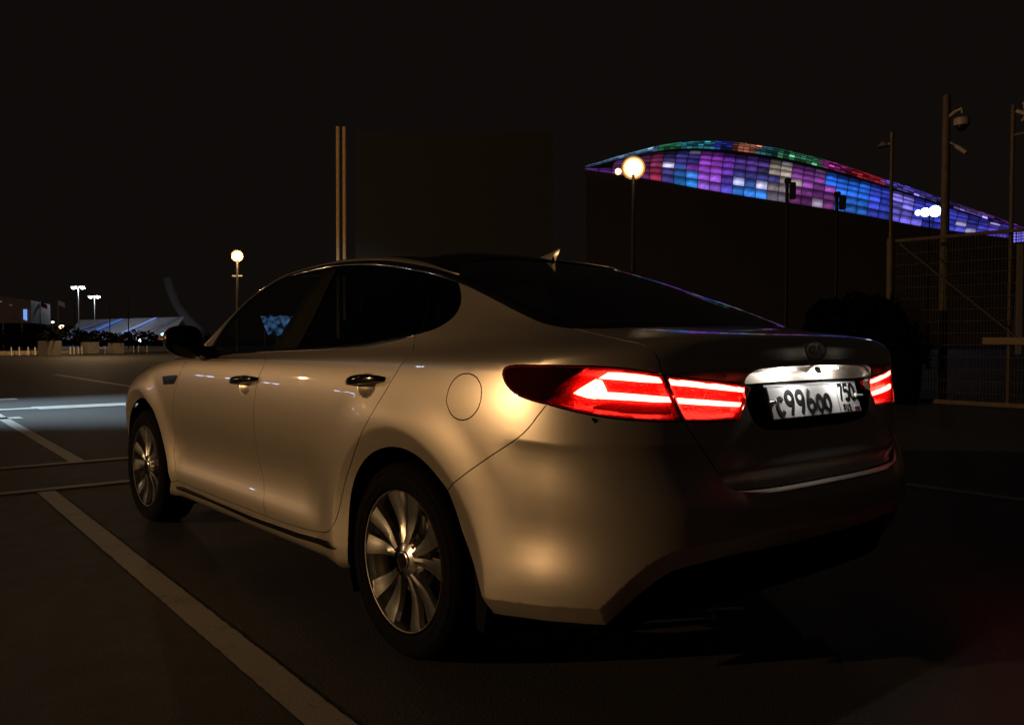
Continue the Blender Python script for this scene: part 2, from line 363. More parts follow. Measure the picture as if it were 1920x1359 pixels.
# ---------------------------------------------------------------- panels cut out of the body surface
UM = np.r_[0, np.cumsum(np.linalg.norm(np.diff(GR[np.searchsorted(RG, 7)], axis=0), axis=1))]
VM = np.r_[0, np.cumsum(np.linalg.norm(np.diff(GR, axis=0), axis=2)[:, 40:500].mean(1))]
def to_uv(sr): return np.stack([np.interp(sr[:, 0], SG, UM), np.interp(sr[:, 1], RG, VM)], 1)
def to_sr(uv): return np.stack([np.interp(uv[:, 0], UM, SG), np.interp(uv[:, 1], VM, RG)], 1)

def densify(sr, step=.012):
    sr = np.asarray(sr, float); out = [sr[0]]
    for a, b in zip(sr[:-1], sr[1:]):
        d = np.linalg.norm(S(*a)[0] - S(*b)[0]); n = max(1, int(math.ceil(d / step)))
        for k in range(1, n + 1): out.append(a + (b - a) * k / n)
    return np.array(out)
def chain(sr, smooth=14, corner=42, step=.012):
    """dense, smoothed open polyline; sharp corners of the traced line are kept"""
    sr = np.asarray(sr, float); P = S(sr[:, 0], sr[:, 1]); fixed = [sr[0], sr[-1]]
    for i in range(1, len(sr) - 1):
        a = P[i] - P[i-1]; b = P[i+1] - P[i]
        c = a @ b / (np.linalg.norm(a) * np.linalg.norm(b) + 1e-12)
        if c < math.cos(math.radians(corner)): fixed.append(sr[i])
    d = densify(sr, step); fx = np.zeros(len(d), bool)
    for f in fixed: fx |= np.abs(d - f).sum(1) < 1e-9
    for _ in range(smooth):
        m = d.copy(); m[1:-1] += .5 * (d[:-2] + d[2:] - 2 * d[1:-1]); m[fx] = d[fx]; d = m
    return d
def cat(*cs):
    out = []
    for c in cs:
        c = np.atleast_2d(np.asarray(c, float))
        if len(out) and np.abs(out[-1] - c[0]).sum() < 1e-6: c = c[1:]
        out += list(c)
    if np.abs(out[0] - out[-1]).sum() < 1e-6: out = out[:-1]
    return np.array(out)
def area2(p): return float(np.sum(p[:, 0] * np.roll(p[:, 1], -1) - np.roll(p[:, 0], -1) * p[:, 1]))
def inpoly(q, poly):
    x, y = q[:, 0], q[:, 1]; r = np.zeros(len(q), bool); n = len(poly)
    for i in range(n):
        x1, y1 = poly[i]; x2, y2 = poly[(i+1) % n]
        if y1 == y2: continue
        c = ((y1 > y) != (y2 > y)) & (x < (x2 - x1) * (y - y1) / (y2 - y1) + x1)
        r ^= c
    return r
def segdist(q, poly):
    a = poly; b = np.roll(poly, -1, 0); d = np.full(len(q), 1e9)
    for i in range(len(a)):
        ab = b[i] - a[i]; L = ab @ ab + 1e-15
        t = np.clip(((q - a[i]) @ ab) / L, 0, 1)
        d = np.minimum(d, np.hypot(*(q - a[i] - t[:, None] * ab).T))
    return d
def segdist_masked(q, poly, keep):
    a = poly; b = np.roll(poly, -1, 0); d = np.full(len(q), 1e9)
    for i in np.nonzero(keep)[0]:
        ab = b[i] - a[i]; L = ab @ ab + 1e-15
        t = np.clip(((q - a[i]) @ ab) / L, 0, 1)
        d = np.minimum(d, np.hypot(*(q - a[i] - t[:, None] * ab).T))
    return d
def inset_loop(sr, w, center):
    """move a loop to its left-hand side by w metres on the surface"""
    if w == 0: return sr
    P = S(sr[:, 0], sr[:, 1]); T = np.roll(P, -1, 0) - np.roll(P, 1, 0)
    T /= np.linalg.norm(T, axis=1, keepdims=True) + 1e-12
    N = SN(sr[:, 0], sr[:, 1]); D = np.cross(N, T) * HAND
    out = sr.copy(); e = 1e-3
    a = (S(sr[:, 0] + e, sr[:, 1]) - S(sr[:, 0] - e, sr[:, 1])) / (2 * e)
    b = (S(sr[:, 0], sr[:, 1] + e) - S(sr[:, 0], sr[:, 1] - e)) / (2 * e)
    for i in range(len(sr)):
        A = np.stack([a[i], b[i]], 1); d = np.linalg.lstsq(A, D[i] * w, rcond=None)[0]
        out[i] += np.clip(d, -.25, .25)
        if center is not None and abs(sr[i, 0] - center) < 1e-6: out[i, 0] = center
    return out
# sign so that the inset moves a counter-clockwise (s, r) loop inwards
_t = S(5.01, 5)[0] - S(5, 5)[0]; _u = S(5, 5.01)[0] - S(5, 5)[0]
HAND = 1.0 if np.cross(SN(5, 5)[0], _t) @ _u > 0 else -1.0

def panel_mesh(loop, holes=(), inset=.0018, skirt=.014, disp=None, step=.024, refine=(), center=None, lift=0.0, skirt_holes=True):
    loop = np.asarray(loop, float)
    loop = densify(np.concatenate([loop, loop[:1]]), .03)[:-1]
    if area2(to_uv(loop)) < 0: loop = loop[::-1]
    loops = [inset_loop(loop, inset, center)]
    for h in holes:
        h = np.asarray(h, float)
        if area2(to_uv(h)) > 0: h = h[::-1]
        loops.append(inset_loop(h, inset, center))
    uvs = [to_uv(l) for l in loops]
    lo = uvs[0].min(0); hi = uvs[0].max(0)
    xs = np.arange(lo[0], hi[0], step); ys = np.arange(lo[1], hi[1], step * .87)
    X, Y = np.meshgrid(xs, ys); X = X + (np.arange(len(ys)) % 2)[:, None] * step / 2
    q = np.stack([X.ravel(), Y.ravel()], 1)
    m = inpoly(q, uvs[0])
    for u in uvs[1:]: m &= ~inpoly(q, u)
    q = q[m]
    dd = np.full(len(q), 1e9)
    for u in uvs: dd = np.minimum(dd, segdist(q, u))
    q = q[dd > min(step * .4, .007)]
    for (s0, r0, rad, st) in refine:
        c = to_uv(np.array([[s0, r0]]))[0]
        q = q[np.hypot(*(q - c).T) > rad]
        g = np.arange(-rad, rad, st); A, B = np.meshgrid(g, g); A = A + (np.arange(len(g)) % 2)[:, None] * st / 2
        p = np.stack([A.ravel(), B.ravel()], 1); p = p[np.hypot(*p.T) < rad] + c
        k = inpoly(p, uvs[0])
        for u in uvs[1:]: k &= ~inpoly(p, u)
        p = p[k]
        d = np.full(len(p), 1e9)
        for u in uvs: d = np.minimum(d, segdist(p, u))
        q = np.concatenate([q, p[d > .003]])
    pts = []; E = []; off = 0
    for u in uvs:
        n = len(u); pts.append(u); E += [(off + i, off + (i+1) % n) for i in range(n)]; off += n
    pts.append(q); pts = np.concatenate(pts)
    V2, _, Fc, ov, _, _ = delaunay_2d_cdt([Vector(p) for p in pts], E, [], 0, 1e-7)
    V2 = np.array([tuple(v) for v in V2]); Fc = np.array([f for f in Fc if len(f) == 3])
    c = V2[Fc].mean(1); k = inpoly(c, uvs[0])
    for u in uvs[1:]: k &= ~inpoly(c, u)
    Fc = Fc[k]
    sr = to_sr(V2)
    if center is not None: sr[np.abs(sr[:, 0] - center) < 2e-4, 0] = center
    def pos(sr_, dist=None):
        P = S(sr_[:, 0], sr_[:, 1])
        if lift: P = P + SN(sr_[:, 0], sr_[:, 1]) * lift
        if disp is not None:
            if dist is None:
                u_ = to_uv(sr_); uu = uvs[0]
                if center is not None:
                    # measure from the real rim only, not from the centre line
                    oc = np.abs(to_sr(uu)[:, 0] - center) < 1e-6; keepseg = ~(oc & np.roll(oc, -1))
                    dist = segdist_masked(u_, uu, keepseg)
                else: dist = segdist(u_, uu)
            P = disp(P, sr_, SN(sr_[:, 0], sr_[:, 1]), dist)
        return P
    P = pos(sr)
    if disp is None: N = SN(sr[:, 0], sr[:, 1])
    else:
        e = 2e-3; d0 = np.array([[e, 0]]); d1 = np.array([[0, e * 4]])
        def sg(a): return np.stack([np.clip(a[:, 0], 0, NS), np.clip(a[:, 1], 0, 20)], 1)
        A = pos(sg(sr + d0)) - pos(sg(sr - d0)); B = pos(sg(sr + d1)) - pos(sg(sr - d1))
        N = np.cross(B, A); N /= np.linalg.norm(N, axis=1, keepdims=True) + 1e-12
        N0 = SN(sr[:, 0], sr[:, 1]); N *= np.sign((N * N0).sum(1) + 1e-9)[:, None]
    if center is not None:
        k = np.abs(sr[:, 0] - center) < 1e-6; P[k, 0] = 0; N[k, 0] = 0
    # orient faces outward
    fn = np.cross(P[Fc[:, 1]] - P[Fc[:, 0]], P[Fc[:, 2]] - P[Fc[:, 0]])
    flip = (fn * N[Fc[:, 0]]).sum(1) < 0
    Fc[flip] = Fc[flip][:, ::-1]
    # skirt from boundary edges
    SK = []
    if skirt:
        ed = {}
        for f in Fc:
            for i in range(3):
                a, b = int(f[i]), int(f[(i+1) % 3])
                if (b, a) in ed: del ed[(b, a)]
                else: ed[(a, b)] = 1
        NB = SN(sr[:, 0], sr[:, 1]); low = {}; PV = list(P); NV = list(N)
        for (a, b) in ed:
            if center is not None and abs(sr[a, 0] - center) < 1e-6 and abs(sr[b, 0] - center) < 1e-6: continue
            for v in (a, b):
                if v not in low:
                    low[v] = len(PV); p = P[v] - NB[v] * skirt
                    if center is not None and abs(sr[v, 0] - center) < 1e-6: p[0] = 0
                    PV.append(p); NV.append(N[v])
            SK.append((a, low[a], low[b], b))
        P = np.array(PV); N = np.array(NV)
    return P, N, Fc, SK
def panel(name, loop, m, parent, join=None, sides=(-1, 1), label=None, **kw):
    """join = 0 or 17: the panel crosses the centre line there and is one piece; else one piece on each side"""
    P, N, F, SK = panel_mesh(loop, center=(float(join) if join is not None else None), **kw)
    nf = len(F); res = []
    def finish(V, NN, faces, nsmooth):
        me = bpy.data.meshes.new(name)
        me.from_pydata(V.tolist(), [], faces)
        me.materials.append(m); me.shade_smooth()
        nl = np.zeros((len(me.loops), 3)); vi = np.zeros(len(me.loops), int); me.loops.foreach_get('vertex_index', vi)
        nl[:] = NN[vi]
        pn = np.zeros((len(me.polygons), 3)); me.polygons.foreach_get('normal', pn.reshape(-1)) if False else None
        for k in range(nsmooth, len(me.polygons)):
            p = me.polygons[k]; n_ = p.normal
            for li in p.loop_indices: nl[li] = n_
        me.normals_split_custom_set(nl.tolist())
        o = link_mesh(name, me, parent)
        if label: o['label'] = label
        return o
    T = [tuple(map(int, f)) for f in F]
    if join is None:
        for sg in sides:
            V = P.copy(); NN = N.copy()
            if sg < 0:
                V[:, 0] *= -1; NN[:, 0] *= -1
                res.append(finish(V, NN, [f[::-1] for f in T] + [f[::-1] for f in SK], nf))
            else: res.append(finish(V, NN, T + SK, nf))
        return res
    n = len(P); V = np.concatenate([P, P * [-1, 1, 1]]); NN = np.concatenate([N, N * [-1, 1, 1]])
    idx = np.arange(2 * n)
    onc = np.abs(P[:, 0]) < 1e-7; idx[n:][onc] = np.arange(n)[onc]
    T2 = [tuple(int(idx[i + n]) for i in f[::-1]) for f in T]; S2 = [tuple(int(idx[i + n]) for i in f[::-1]) for f in SK]
    return [finish(V, NN, T + T2 + SK + S2, 2 * nf)]
def px(sr, mirror=-1, lift=0):
    """car coordinates of a surface point on the left side"""
    p = S(*sr)[0] + SN(*sr)[0] * lift
    return Vector((mirror * p[0], p[1], p[2]))
# ---------------------------------------------------------------- the car
PAINT = mat('champagne_paint', (.66, .58, .485), rough=.355, metal=.80, coat=1.0, crough=.02)
BLACK = mat('gloss_black_trim', (.006, .006, .006), rough=.2, spec=.5)
RUBBER = mat('tyre_rubber', (.0035, .003, .0028), rough=.85, spec=.08, bump=(60, .2, .002))
PLASTIC = mat('black_plastic', (.012, .012, .012), rough=.55)
DARK = mat('underbody', (.003, .003, .003), rough=1, spec=0)
ROOFM = mat('dark_roof', (.006, .006, .006), rough=.42, spec=.2)
CHROME = mat('chrome', (.75, .74, .72), rough=.08, metal=1)
DCHROME = mat('dark_chrome', (.16, .15, .14), rough=.10, metal=1)
ALLOY = mat('wheel_alloy', (.62, .60, .56), rough=.24, metal=1, coat=.4)
CLOTH = mat('seat_cloth', (.03, .028, .026), rough=.9)
TRIM = mat('satin_pillar_cover', (.006, .0048, .004), rough=.8, spec=.1)
def glass_mat(name, tint, gloss=1.0, ior=1.5):
    m = bpy.data.materials.new(name); m.use_nodes = True; nt = m.node_tree; nt.nodes.clear()
    out = nt.nodes.new('ShaderNodeOutputMaterial'); mx = nt.nodes.new('ShaderNodeMixShader')
    tr = nt.nodes.new('ShaderNodeBsdfTransparent'); gl = nt.nodes.new('ShaderNodeBsdfGlossy'); fr = nt.nodes.new('ShaderNodeFresnel')
    tr.inputs[0].default_value = (*tint, 1); gl.inputs['Roughness'].default_value = .01; gl.inputs[0].default_value = (gloss, gloss, gloss, 1)
    ge = nt.nodes.new('ShaderNodeNewGeometry'); mi = nt.nodes.new('ShaderNodeMapRange')      # same reflectance from both sides of a thin pane
    mi.inputs[3].default_value = ior; mi.inputs[4].default_value = 1 / ior
    nt.links.new(ge.outputs['Backfacing'], mi.inputs[0]); nt.links.new(mi.outputs[0], fr.inputs[0])
    nt.links.new(fr.outputs[0], mx.inputs[0]); nt.links.new(tr.outputs[0], mx.inputs[1]); nt.links.new(gl.outputs[0], mx.inputs[2])
    nt.links.new(mx.outputs[0], out.inputs[0]); return m
GLASS = glass_mat('tinted_side_glass', (.55, .57, .55))
GLASSD = glass_mat('privacy_glass', (.03, .03, .03))
GLASSR = glass_mat('dark_rear_glass', (.20, .20, .20))
LENS = glass_mat('red_lamp_lens', (.98, .30, .24))
CLEAR = glass_mat('clear_lamp_lens', (.92, .92, .92))
HOUSE = mat('red_lamp_housing', (.17, .005, .004), rough=.2, bump=(140, .9, .004))
SMOKE = mat('smoked_lamp_housing', (.002, .0006, .0006), rough=.6, spec=.1)
BAR = mat('tail_light_bar', (.8, .1, .1), emit=(1.0, .17, .13), estr=50)

car = empty('parked_car', (0, 0, 0), label='champagne sedan parked with lit red tail lights and a white plate', cat='car')

def pts(k, a=None, b=None, st=1): return SR[k][a:b:st]
D = SR['dlo']
DT = chain([(11.05, 13.9), (11.4, 15.0), (11.55, 15.7), (11.45, 16.3), (11.0, 16.75), (10.1, 16.95)] + D[6:13], corner=60)      # top, front to rear
DB = chain(D[12:26], corner=60)                                                                                   # rear end and sill, rear to front
DF = chain([D[25], (10.95, 12.75), (11.05, 13.9)], corner=20)
def nearest(c, p): return int(np.argmin(np.abs(c - np.array(p)) @ [1.0, .3]))
DOORTOP = SR['doorrear'][0]
iB = nearest(DB, DOORTOP); DOORTOP = tuple(DB[iB])
MIDTOP = (9.35, 12.82); iM = nearest(DB, MIDTOP); MIDTOP = tuple(DB[iM])
REARCUT = chain([DOORTOP] + pts('doorrear', 1, 15), corner=60)
MIDBOT = (9.25, 2.34)
BOT1 = chain([SR['doorrear'][14], MIDBOT]); BOT2 = chain([MIDBOT] + pts('doorrear', 16, None))
MID = chain([MIDTOP, (9.28, 11.3)] + pts('doormid', 1, 7) + [MIDBOT], smooth=60)
FRONTTOP = (11.02, 12.35)
FRONTCUT = chain([(11.15, 11.6)] + pts('doorfront', 0, 4) + [SR['doorrear'][-1]], smooth=30)
CP = chain([D[12]] + pts('cpillar', 1, None), smooth=30)
TT = chain([SR['cpillar'][-1]] + pts('trunk_top', 1, None) , smooth=10)
PART = chain(SR['parting'])
L = SR['lamp']
LTOP = chain([SR['parting'][0], L[7], L[6], L[5], L[4], L[3], L[2], L[1], L[0], L[27], L[26], L[25], L[24], L[23], L[22]], corner=75, smooth=8)
LBOT = chain([L[22], L[21], L[20], L[19], L[18], L[17], SR['parting'][2]], smooth=14)
LIN = chain([SR['parting'][0]] + L[8:17] + [SR['parting'][2]], corner=50, smooth=6)
BC = chain([L[22]] + pts('bumpercut', 1, None), smooth=40)
AR = SR['arch']
ARF = chain([SR['bumpercut'][-1]] + AR[10::-1], smooth=40)                    # from the bumper cut over the top to the sill
ARR = chain([SR['bumpercut'][-1]] + AR[12:], corner=70, smooth=20)
SB = chain([AR[0]] + pts('sillbottom', 2, None, -1), smooth=40)
FA = SR['farch']
FAR = chain([SR['sillbottom'][0], FA[11]]) 
FAT = chain([FA[11], FA[10], FA[9], FA[8], FA[7], FA[6], FA[5], FA[4], FA[3], FA[2], FA[1], FA[0]], smooth=40)
TL = SR['trunk_low']
TLW = chain([SR['parting'][2]] + TL[1:11] + [(0, 5.63)], corner=50, smooth=10)
REC = chain([(0, 9.60), (.42, 9.58), (.80, 9.55), (1.03, 9.49), (1.085, 9.30), (1.07, 8.9), (1.03, 8.35), (.97, 7.85), (.84, 7.58), (.4, 7.5), (0, 7.5)], corner=80, smooth=10)
BB = chain([AR[-1]] + pts('bumperbottom', 1, 9) + [(0, 3.42)], corner=38, smooth=8)
GE = chain(SR['glassedge'], smooth=30)
RAILIN = chain([(3.2, 16.15), (3.9, 16.42), (4.7, 16.8), (5.6, 17.15), (6.6, 17.4), (7.8, 17.55), (8.9, 17.55), (10.1, 17.4), (11.1, 17.05), (11.56, 16.4), (11.66, 15.7), (11.5, 15.0), (11.15, 13.9)], smooth=30)
RAILOUT = chain([(3.2, 16.15), (3.6, 16.62), (4.3, 17.15), (5.2, 17.6), (6.4, 18.0), (8, 18.15), (9.5, 18.2), (11, 18.0), (11.9, 17.6), (12.2, 17.0), (12.3, 16.3), (12.35, 15.5), (12.4, 14.6), (12.45, 14.0), (12.5, 13.1)], smooth=20)
RGB_ = chain([(0, 14.09), (1.5, 14.07), (2.6, 14.0), (3.05, 13.88)], smooth=10)
RGT = chain([tuple(GE[0]), (2.96, 16.1), (2.88, 16.5), (2.5, 16.75), (1.5, 16.82), (0, 16.82)], smooth=10)
LIDTOP = chain([(0, 13.48), (1.5, 13.47), (2.6, 13.44), tuple(TT[0])], smooth=10)

def cup(sr0, a=.062, b=.047, depth=.020, front=True):
    c = to_uv(np.array([sr0]))[0]
    def f(P, sr, N, dist):
        u = to_uv(sr); q = ((u[:, 0] - c[0]) / a) ** 2 + ((u[:, 1] - c[1]) / b) ** 2
        return P - N * (depth * np.clip(1 - q, 0, 1) ** 1.1)[:, None]
    return f
def find_sr(y, z):
    m = (GR[..., 0] > .7); d = np.hypot(GR[..., 1] - y, GR[..., 2] - z) + ~m * 9
    j, i = np.unravel_index(int(np.argmin(d)), d.shape); return float(SG[i]), float(RG[j])
def crest(yc, a0, a1):
    return [(*find_sr(yc + .456 * math.cos(math.radians(a)), .335 + .456 * math.sin(math.radians(a))), .030, .0065) for a in range(a0, a1, 5)]
HR = (7.17, 8.80); HF = (9.60, 8.15)          # centres of the hand cups
quarter = panel('rear_quarter', cat(DB[iB::-1], CP, TT, LTOP, BC, ARF, SB, FAR, BOT2[::-1], BOT1[::-1], REARCUT[::-1]), PAINT, car, holes=[chain(SR['fuel'] + [SR['fuel'][0]], corner=90, smooth=6)[:-1]], step=.028, skirt=.022,
    refine=crest(-.02, -12, 200))
panel('fuel_door', chain(SR['fuel'] + [SR['fuel'][0]], corner=90, smooth=6)[:-1], PAINT, car, sides=(-1,), inset=.0022, skirt=.012)
rd = panel('rear_door', cat(DB[iB:iM+1], MID, BOT1[::-1], REARCUT[::-1]), PAINT, car, disp=cup(HR), refine=[(HR[0], HR[1], .085, .007)] + crest(-.02, 0, 60), step=.028)
fd = panel('front_door', cat(DB[iM:], (10.98, 12.3), FRONTCUT, BOT2[::-1], MID[::-1]), PAINT, car, disp=cup(HF), refine=[(HF[0], HF[1], .085, .007)], step=.028)
panel('front_fender', cat(FRONTCUT, FAT, (14.6, 5.6), (14.8, 7.0), (14.5, 8.4), (14.2, 10.5), (13.5, 11.5), (12.9, 12.4), (12.5, 13.05), (11.06, 12.95), (10.98, 12.3), tuple(FRONTCUT[0])), PAINT, car, step=.03, refine=crest(2.805, 0, 200))
panel('roof_rail', cat(RAILIN, (11.08, 13.0), (12.5, 13.1), RAILOUT[::-1]), PAINT, car, step=.02, inset=.001)
# bumper with a turned-in lower flange
_bb = to_uv(BB)
def flange(P, sr, N, dist):
    u = to_uv(sr); d = np.full(len(u), 1e9)
    for i in range(len(_bb) - 1):
        ab = _bb[i+1] - _bb[i]; t = np.clip(((u - _bb[i]) @ ab) / (ab @ ab + 1e-12), 0, 1)
        d = np.minimum(d, np.hypot(*(u - _bb[i] - t[:, None] * ab).T))
    w = np.clip((.050 - d) / .050, 0, 1)[:, None]
    return P - N * (.030 * w) - np.array([0, 0, .014]) * w
panel('rear_bumper', cat(TLW[::-1], LBOT[::-1], BC, ARR, BB), PAINT, car, join=0, disp=flange, step=.0125, skirt=.05,
      refine=crest(-.02, 180, 225) + [(p[0], p[1], .062, .0052) for p in BB[::7] if p[0] > 1.2])
panel('rear_valance', cat((0, 4.2), (1.5, 4.2), (2.7, 3.9), (3.3, 2.6), (3.5, 1.6), (3.2, 1.0), (2.6, .8), (0, .8)), PLASTIC, car, join=0, lift=-.085, step=.03, inset=0, skirt=0)
def lid_shape(P, sr, N, dist):
    # a ridge low on the lid and the tucked-in lower edge above the bumper ledge
    z = P[:, 2]; w = sstep(.66, .50, P[:, 0])
    Q = P.copy(); Q[:, 1] += (.020 * sstep(.725, .675, z) - .012 * np.exp(-((z - 1.000) / .020) ** 2)) * w
    return Q
panel('trunk_lid', cat(LIDTOP, TT, LIN, TLW, REC[::-1]), PAINT, car, join=0, step=.016, disp=lid_shape)
# number plate recess: the skin sinks to a plane behind the plate
PLC = Vector((0, -1.011, .8985)); PLT = math.radians(15.5)
_rc = to_uv(densify(REC[np.argsort(np.arange(len(REC)))], .02))
def sink(P, sr, N, dist):
    u = to_uv(sr); d = np.full(len(u), 1e9)
    for i in range(len(_rc) - 1):
        ab = _rc[i+1] - _rc[i]; t = np.clip(((u - _rc[i]) @ ab) / (ab @ ab + 1e-12), 0, 1)
        d = np.minimum(d, np.hypot(*(u - _rc[i] - t[:, None] * ab).T))
    yp = np.maximum(PLC.y + .012 + (P[:, 2] - PLC.z) * math.tan(PLT), P[:, 1] + .026)
    wd = .016 - .008 * sstep(.95, .98, P[:, 2])
    w = np.clip(d / wd, 0, 1); w = w * w * (3 - 2 * w)
    Q = P.copy(); Q[:, 1] = P[:, 1] + (np.maximum(yp, P[:, 1]) - P[:, 1]) * w
    return Q
iS = nearest(REC, (1.075, 9.0)); SPLIT = tuple(REC[iS])
panel('plate_garnish', cat(REC[:iS+1], (.9, 8.98), (.4, 9.0), (0, 9.0)), PAINT, car, join=0, disp=sink, step=.005, skirt=.006, inset=0)
panel('plate_recess', cat((0, 9.0), (.4, 9.0), (.9, 8.98), REC[iS:]), DARK, car, join=0, disp=sink, step=.007, skirt=0, inset=0)
panel('hood', cat((17, 13.7), (14.5, 13.7), (12.9, 13.6), (12.55, 13.1), (12.9, 12.4), (13.5, 11.5), (14.2, 10.6), (15, 10.7), (16, 10.6), (17, 10.6)), PAINT, car, join=17, step=.04)
panel('front_bumper', cat((17, 6.5), (15.6, 6.6), (14.8, 7.0), (14.6, 5.6), tuple(FA[0]), (14.55, 2.6), (14.7, 1.1), (17, 1.0)), PAINT, car, join=17, step=.04)
panel('front_grille', cat((17, 10.5), (16.2, 10.4), (16.1, 8.3), (15.6, 6.7), (17, 6.6)), PLASTIC, car, join=17, step=.04, lift=-.01)
panel('headlamp', cat((14.25, 10.4), (14.5, 8.4), (14.85, 7.2), (15.5, 7.2), (16.0, 8.3), (16.1, 10.4), (15.2, 10.5)), CLEAR, car, step=.03)
panel('headlamp_housing', cat((14.25, 10.4), (14.5, 8.4), (14.85, 7.2), (15.5, 7.2), (16.0, 8.3), (16.1, 10.4), (15.2, 10.5)), CHROME, car, step=.03, lift=-.02, skirt=0)
panel('window_surround', cat(DT, CP, (2.6, 13.49), (1.5, 13.52), (0, 13.53), RGB_, GE[::-1][3:], RAILIN), ROOFM, car, join=0, step=.02, inset=.0005, lift=-.002)
# roof: both halves in one piece
def roof():
    P, N, F, SK = panel_mesh(cat((0, 16.86), (1.5, 16.86), (2.52, 16.79), (2.92, 16.52), (3.02, 16.16), RAILOUT[:nearest(RAILOUT, (12.2, 17.0))], (12.5, 17.4), (13.5, 17.6), (17, 17.65), (17, 20), (0, 20)), inset=0, skirt=0, step=.035)
    n = len(P); V = np.concatenate([P, P * [-1, 1, 1]]); T = [tuple(map(int, f)) for f in F]
    o = raw('roof', V, T + [tuple(i + n for i in f[::-1]) for f in T], ROOFM, car, smooth=True)
    o.data.normals_split_custom_set_from_vertices(np.concatenate([N, N * [-1, 1, 1]]).tolist())
roof()
panel('rear_window', cat(RGB_, GE[::-1][3:], RGT), GLASSR, car, join=0, lift=-.004, skirt=0, inset=0, step=.04)
panel('windshield', cat((17, 14.2), (14.5, 14.15), (12.8, 14.0), (12.45, 14.5), (12.38, 15.5), (12.33, 16.3), (12.25, 17.0), (12.6, 17.45), (14, 17.6), (17, 17.65)), GLASS, car, join=17, lift=-.004, skirt=0, inset=0, step=.05)
# side glass with the pillars between the panes
iT1 = nearest(DT, (8.95, 17.0)); iT2 = nearest(DT, (5.57, 16.5))
def line(a, b, off): return [(a[0] + off, a[1]), (b[0] + off, b[1])]
B0, B1 = tuple(DB[iM]), tuple(DT[iT1]); Q0, Q1 = tuple(DB[iB]), tuple(DT[iT2])
panel('side_window', cat(DT[:iT1+1], DB[iM:], DF), GLASS, car, lift=-.005, skirt=0, inset=0, step=.05)
panel('side_window', cat(DT[iT1:iT2+1], DB[iB:iM+1]), GLASSD, car, lift=-.005, skirt=0, inset=0, step=.05)
panel('side_window', cat(DT[iT2:], DB[:iB+1]), GLASSD, car, lift=-.005, skirt=0, inset=0, step=.05)
panel('door_pillar', cat((B0[0] - .10, B0[1]), (B0[0] + .08, B0[1]), (B1[0] + .07, B1[1]), (B1[0] - .10, B1[1])), BLACK, car, lift=-.002, step=.03)
panel('window_divider', cat((Q0[0] - .03, Q0[1]), (Q0[0] + .03, Q0[1]), (Q1[0] + .03, Q1[1]), (Q1[0] - .03, Q1[1])), BLACK, car, lift=-.001, step=.03)
panel('pillar_cover', cat(*[[p] for p in SR['bstrip']]), TRIM, car, lift=.0005, step=.03, skirt=.005, inset=0)
panel('pillar_trim', cat(*[[p] for p in SR['qstrip']]), mat('grey_pillar_trim', (.10, .08, .07), rough=.8), car, lift=-.05, step=.03, skirt=.02)
# chrome strip over the windows and belt moulding under them
def follow(name, ch, w, t, lift, m, a=0, b=None):
    c = ch[a:b]
    for sg in (-1, 1):
        P = S(c[:, 0], c[:, 1]); N = SN(c[:, 0], c[:, 1]); T = np.gradient(P, axis=0); T /= np.linalg.norm(T, axis=1, keepdims=True)
        B = np.cross(N, T); V = []; F = []; n = len(c)
        for k in range(n):
            e = min(1, k / 6, (n - 1 - k) / 6) ** .5 if n > 12 else 1
            for (x, y) in ((-1, 0), (-.8, .6), (-.3, 1), (.3, 1), (.8, .6), (1, 0)):
                v = P[k] + B[k] * x * w * e / 2 + N[k] * (lift + y * t * e); V.append((v[0] * sg, v[1], v[2]))
        for k in range(n - 1):
            for j in range(5): F.append((k*6+j, k*6+j+1, k*6+6+j+1, k*6+6+j))
        mb = MB(); mb.V = V; mb.F = F; mb.build(name, m, car, smooth=50)
follow('chrome_strip', DT, .011, .004, 0, CHROME, 60)
follow('belt_moulding', DB[iB:], .020, .004, -.001, BLACK)
panel('sill_moulding', cat(*[[p] for p in SR['sillstrip_top']], *[[p] for p in SR['sillstrip_bot'][::-1]]), DCHROME, car, lift=.007, step=.02, skirt=.01, inset=0)
panel('fender_vent', cat(*[[p] for p in SR['vent'][:5]]), BLACK, car, lift=.005, step=.02, skirt=.006, inset=0)

# door handles
def handle(door, a, b, side):
    mb = MB(); n = 15; path = []; rad = []
    for k in range(n):
        t = k / (n - 1); s = a[0] + (b[0] - a[0]) * t; r = a[1] + (b[1] - a[1]) * t
        e = math.sin(math.pi * min(1, max(0, t))) ** .45
        path.append(px((s, r), side, -.004 + .040 * e)); rad.append(.0155 * (.35 + .65 * e) * (1.12 if .25 < t < .8 else 1))
    mb.tube(path, rad, 12, sx=.62, ref=(0, 0, 1))
    mb.build('handle', DCHROME, door, smooth=60)
for sg, k in ((-1, 0), (1, 1)):
    handle(rd[k], (6.86, 9.22), (7.49, 8.82), sg)
    handle(fd[k], (9.28, 8.60), (9.93, 8.24), sg)

# tail lamps
OUT = cat(LTOP, LBOT, PART[::-1]); INN = cat(LIN, PART[::-1])
def deep(d, w):
    def f(P, sr, N, dist):
        t = np.clip(dist / w, 0, 1); return P - N * (d * t * t * (3 - 2 * t))[:, None]
    return f
outer = panel('tail_lamp', OUT, HOUSE, car, disp=deep(.020, .02), step=.012, skirt=.03, inset=.003)
inner = panel('tail_lamp', INN, HOUSE, car, disp=deep(.020, .02), step=.012, skirt=.03, inset=.003)
def lampbit(name, key, m, hosts, lift, skirt=.007, **kw):
    pp = panel(name, cat(*[[p] for p in SR[key]]), m, car, lift=lift, skirt=skirt, step=.01, inset=0, **kw)
    for o, h in zip(pp, hosts): o.parent = h
for key in ('bar_out_up', 'blob', 'bar_out_low'): lampbit('light_bar', key, BAR, outer, -.005)
for key in ('bar_in_up', 'bar_in_low'): lampbit('light_bar', key, BAR, inner, -.005)
